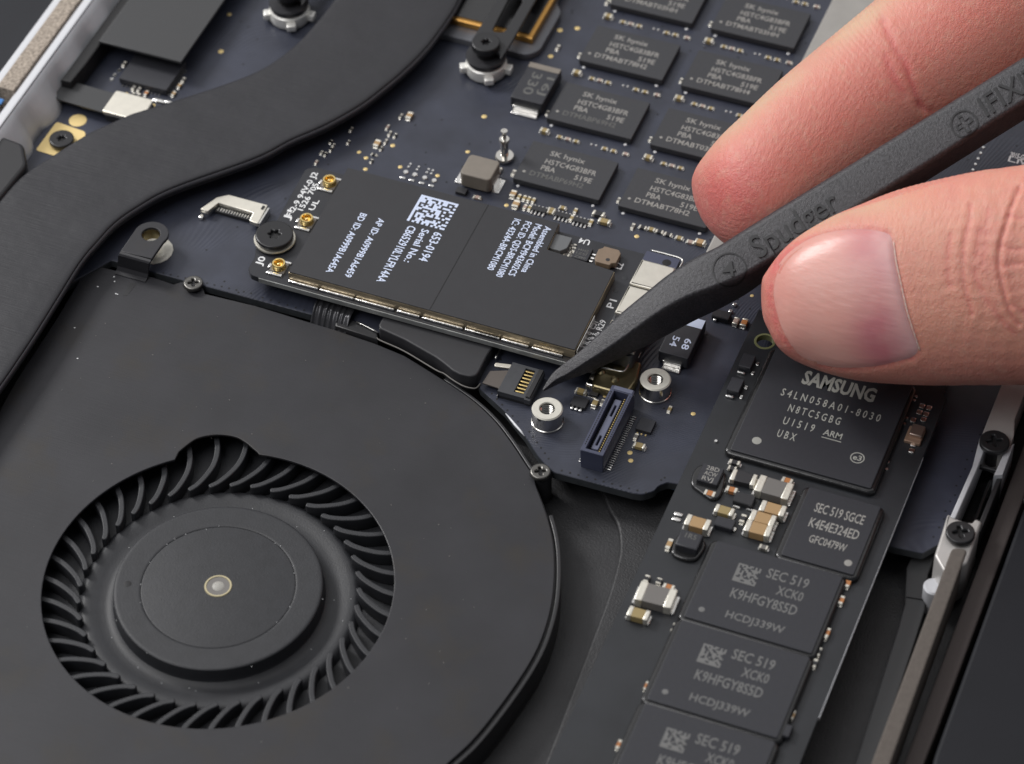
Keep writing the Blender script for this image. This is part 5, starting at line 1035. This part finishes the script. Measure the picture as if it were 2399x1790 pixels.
# thumbnail: a curved plate set on the thumb
nc = np.array(nl); cen = nc.mean(0); rgs = 22; vs = []; fs = []; nn_ = len(nc); tone = []
axd = np.array([1.0, .12]); axd /= np.linalg.norm(axd)
for i in range(rgs + 1):
    t = i / rgs
    for p in nc:
        x, y = cen + (p - cen) * t; d = Vector(ray(x, y)).normalized(); h_ = hbvh.ray_cast(Vector(CAM), d)
        e = max(0, 1 - ((t) ** 5)); vs.append(h_[0] - d * (-.006 + e ** .5 * (.017 + .009 * max(0, min(1, (x - 1830) / 190))))); al = ((x - 1800) * axd[0] + (y - 600) * axd[1]) / 330
        tone.append((al, (y - 540) / 330))
for i in range(rgs):
    for k in range(nn_): fs.append((i * nn_ + k, i * nn_ + (k + 1) % nn_, (i + 1) * nn_ + (k + 1) % nn_, (i + 1) * nn_ + k))
nm = mk('nail', vs, fs, [], smooth=True); bm = bmesh.new(); bm.from_mesh(nm); bmesh.ops.remove_doubles(bm, verts=bm.verts, dist=1e-6)
bm.verts.ensure_lookup_table(); bmesh.ops.recalc_face_normals(bm, faces=bm.faces)
if sum((f.normal.dot(Vector(CAM) - f.calc_center_median()) for f in bm.faces)) < 0: bmesh.ops.reverse_faces(bm, faces=bm.faces)
bm.to_mesh(nm); bm.free()
ca = nm.color_attributes.new('tone', 'FLOAT_COLOR', 'POINT'); 
for i, v in enumerate(nm.vertices):
    x, y = topx(v.co); al = ((x - 1800) * axd[0] + (y - 700) * axd[1]) / 330
    cut = 2108 + max(0, (y - 560)) * .17; lun = max(0, min(1, 1 - (cut - x) / 75)) ; pk = 1.1 * math.exp(-((x - 2045 - (y - 600) * .12) / 66) ** 2) * (.55 + .6 * math.exp(-((y - 790) / 60) ** 2) + .2 * math.exp(-((y - 590) / 40) ** 2)); tp_ = max(0, min(1, 1 - (x - 1800) / 110))
    ca.data[i].color = (max(0, min(1, lun)), min(1, pk), tp_, 1)
M['nail'] = nmt = bpy.data.materials.new('nail_plate'); nmt.use_nodes = True; nt = nmt.node_tree; N = nt.nodes; L = nt.links; b = N['Principled BSDF']
att = N.new('ShaderNodeVertexColor'); att.layer_name = 'tone'; sep = N.new('ShaderNodeSeparateColor'); L.new(att.outputs['Color'], sep.inputs[0]); tc = N.new('ShaderNodeTexCoord')
c1 = mixc(sep.outputs[1], (.73, .375, .32), (.58, .20, .225)); c1 = mixc(sep.outputs[2], c1, (.71, .33, .28))
mm = N.new('ShaderNodeMath'); mm.operation = 'MULTIPLY'; mm.inputs[1].default_value = .8; L.new(sep.outputs[0], mm.inputs[0]); c1 = mixc(mm.outputs[0], c1, (.68, .43, .44)); n3 = nz(2.2); r3 = N.new('ShaderNodeMapRange'); L.new(n3.outputs['Fac'], r3.inputs[0]); r3.inputs[1].default_value = .45; r3.inputs[2].default_value = .7; r3.inputs[4].default_value = .3; c1 = mixc(r3.outputs[0], c1, (.78, .48, .42)); L.new(c1, b.inputs['Base Color'])
b.inputs['Roughness'].default_value = .35; b.inputs['Subsurface Weight'].default_value = .3; b.inputs['Subsurface Radius'].default_value = (1, .4, .3); b.inputs['Subsurface Scale'].default_value = .08
mp_ = N.new('ShaderNodeMapping'); mp_.inputs['Rotation'].default_value = (0, 0, math.radians(-20)); mp_.inputs['Scale'].default_value = (.2, 1, 1); L.new(tc.outputs['Object'], mp_.inputs[0]); nn = N.new('ShaderNodeTexNoise'); nn.inputs['Scale'].default_value = 18; L.new(mp_.outputs[0], nn.inputs['Vector'])
bp2 = N.new('ShaderNodeBump'); bp2.inputs['Distance'].default_value = .004; L.new(nn.outputs['Fac'], bp2.inputs['Height']); L.new(bp2.outputs[0], b.inputs['Normal'])
nm.materials.clear(); nm.materials.append(nmt); obj('thumbnail', nm, HD, (0, 0, 0))
# pale cuticle line
cl_ = []
for p in spline(nailo[1:8], 5):
    d = Vector(ray(p[0] + 1, p[1])).normalized(); h_ = hbvh.ray_cast(Vector(CAM), d)
    if h_[0]: cl_.append(tuple(h_[0] - d * .010))
obj('cuticle', tube(cl_, [.004 + .005 * abs(math.sin(i_ * 1.7)) for i_ in range(len(cl_))], mat('cuticle_skin', (.86, .62, .52), .5, sss=.5), 6), HD, (0, 0, 0))
for o_ in bpy.data.objects:
    if o_.name.split('.')[0] in ('lettering', 'silkscreen', 'maker_lettering', 'raised_lettering', 'solder', 'dust'): o_['kind'] = 'stuff'
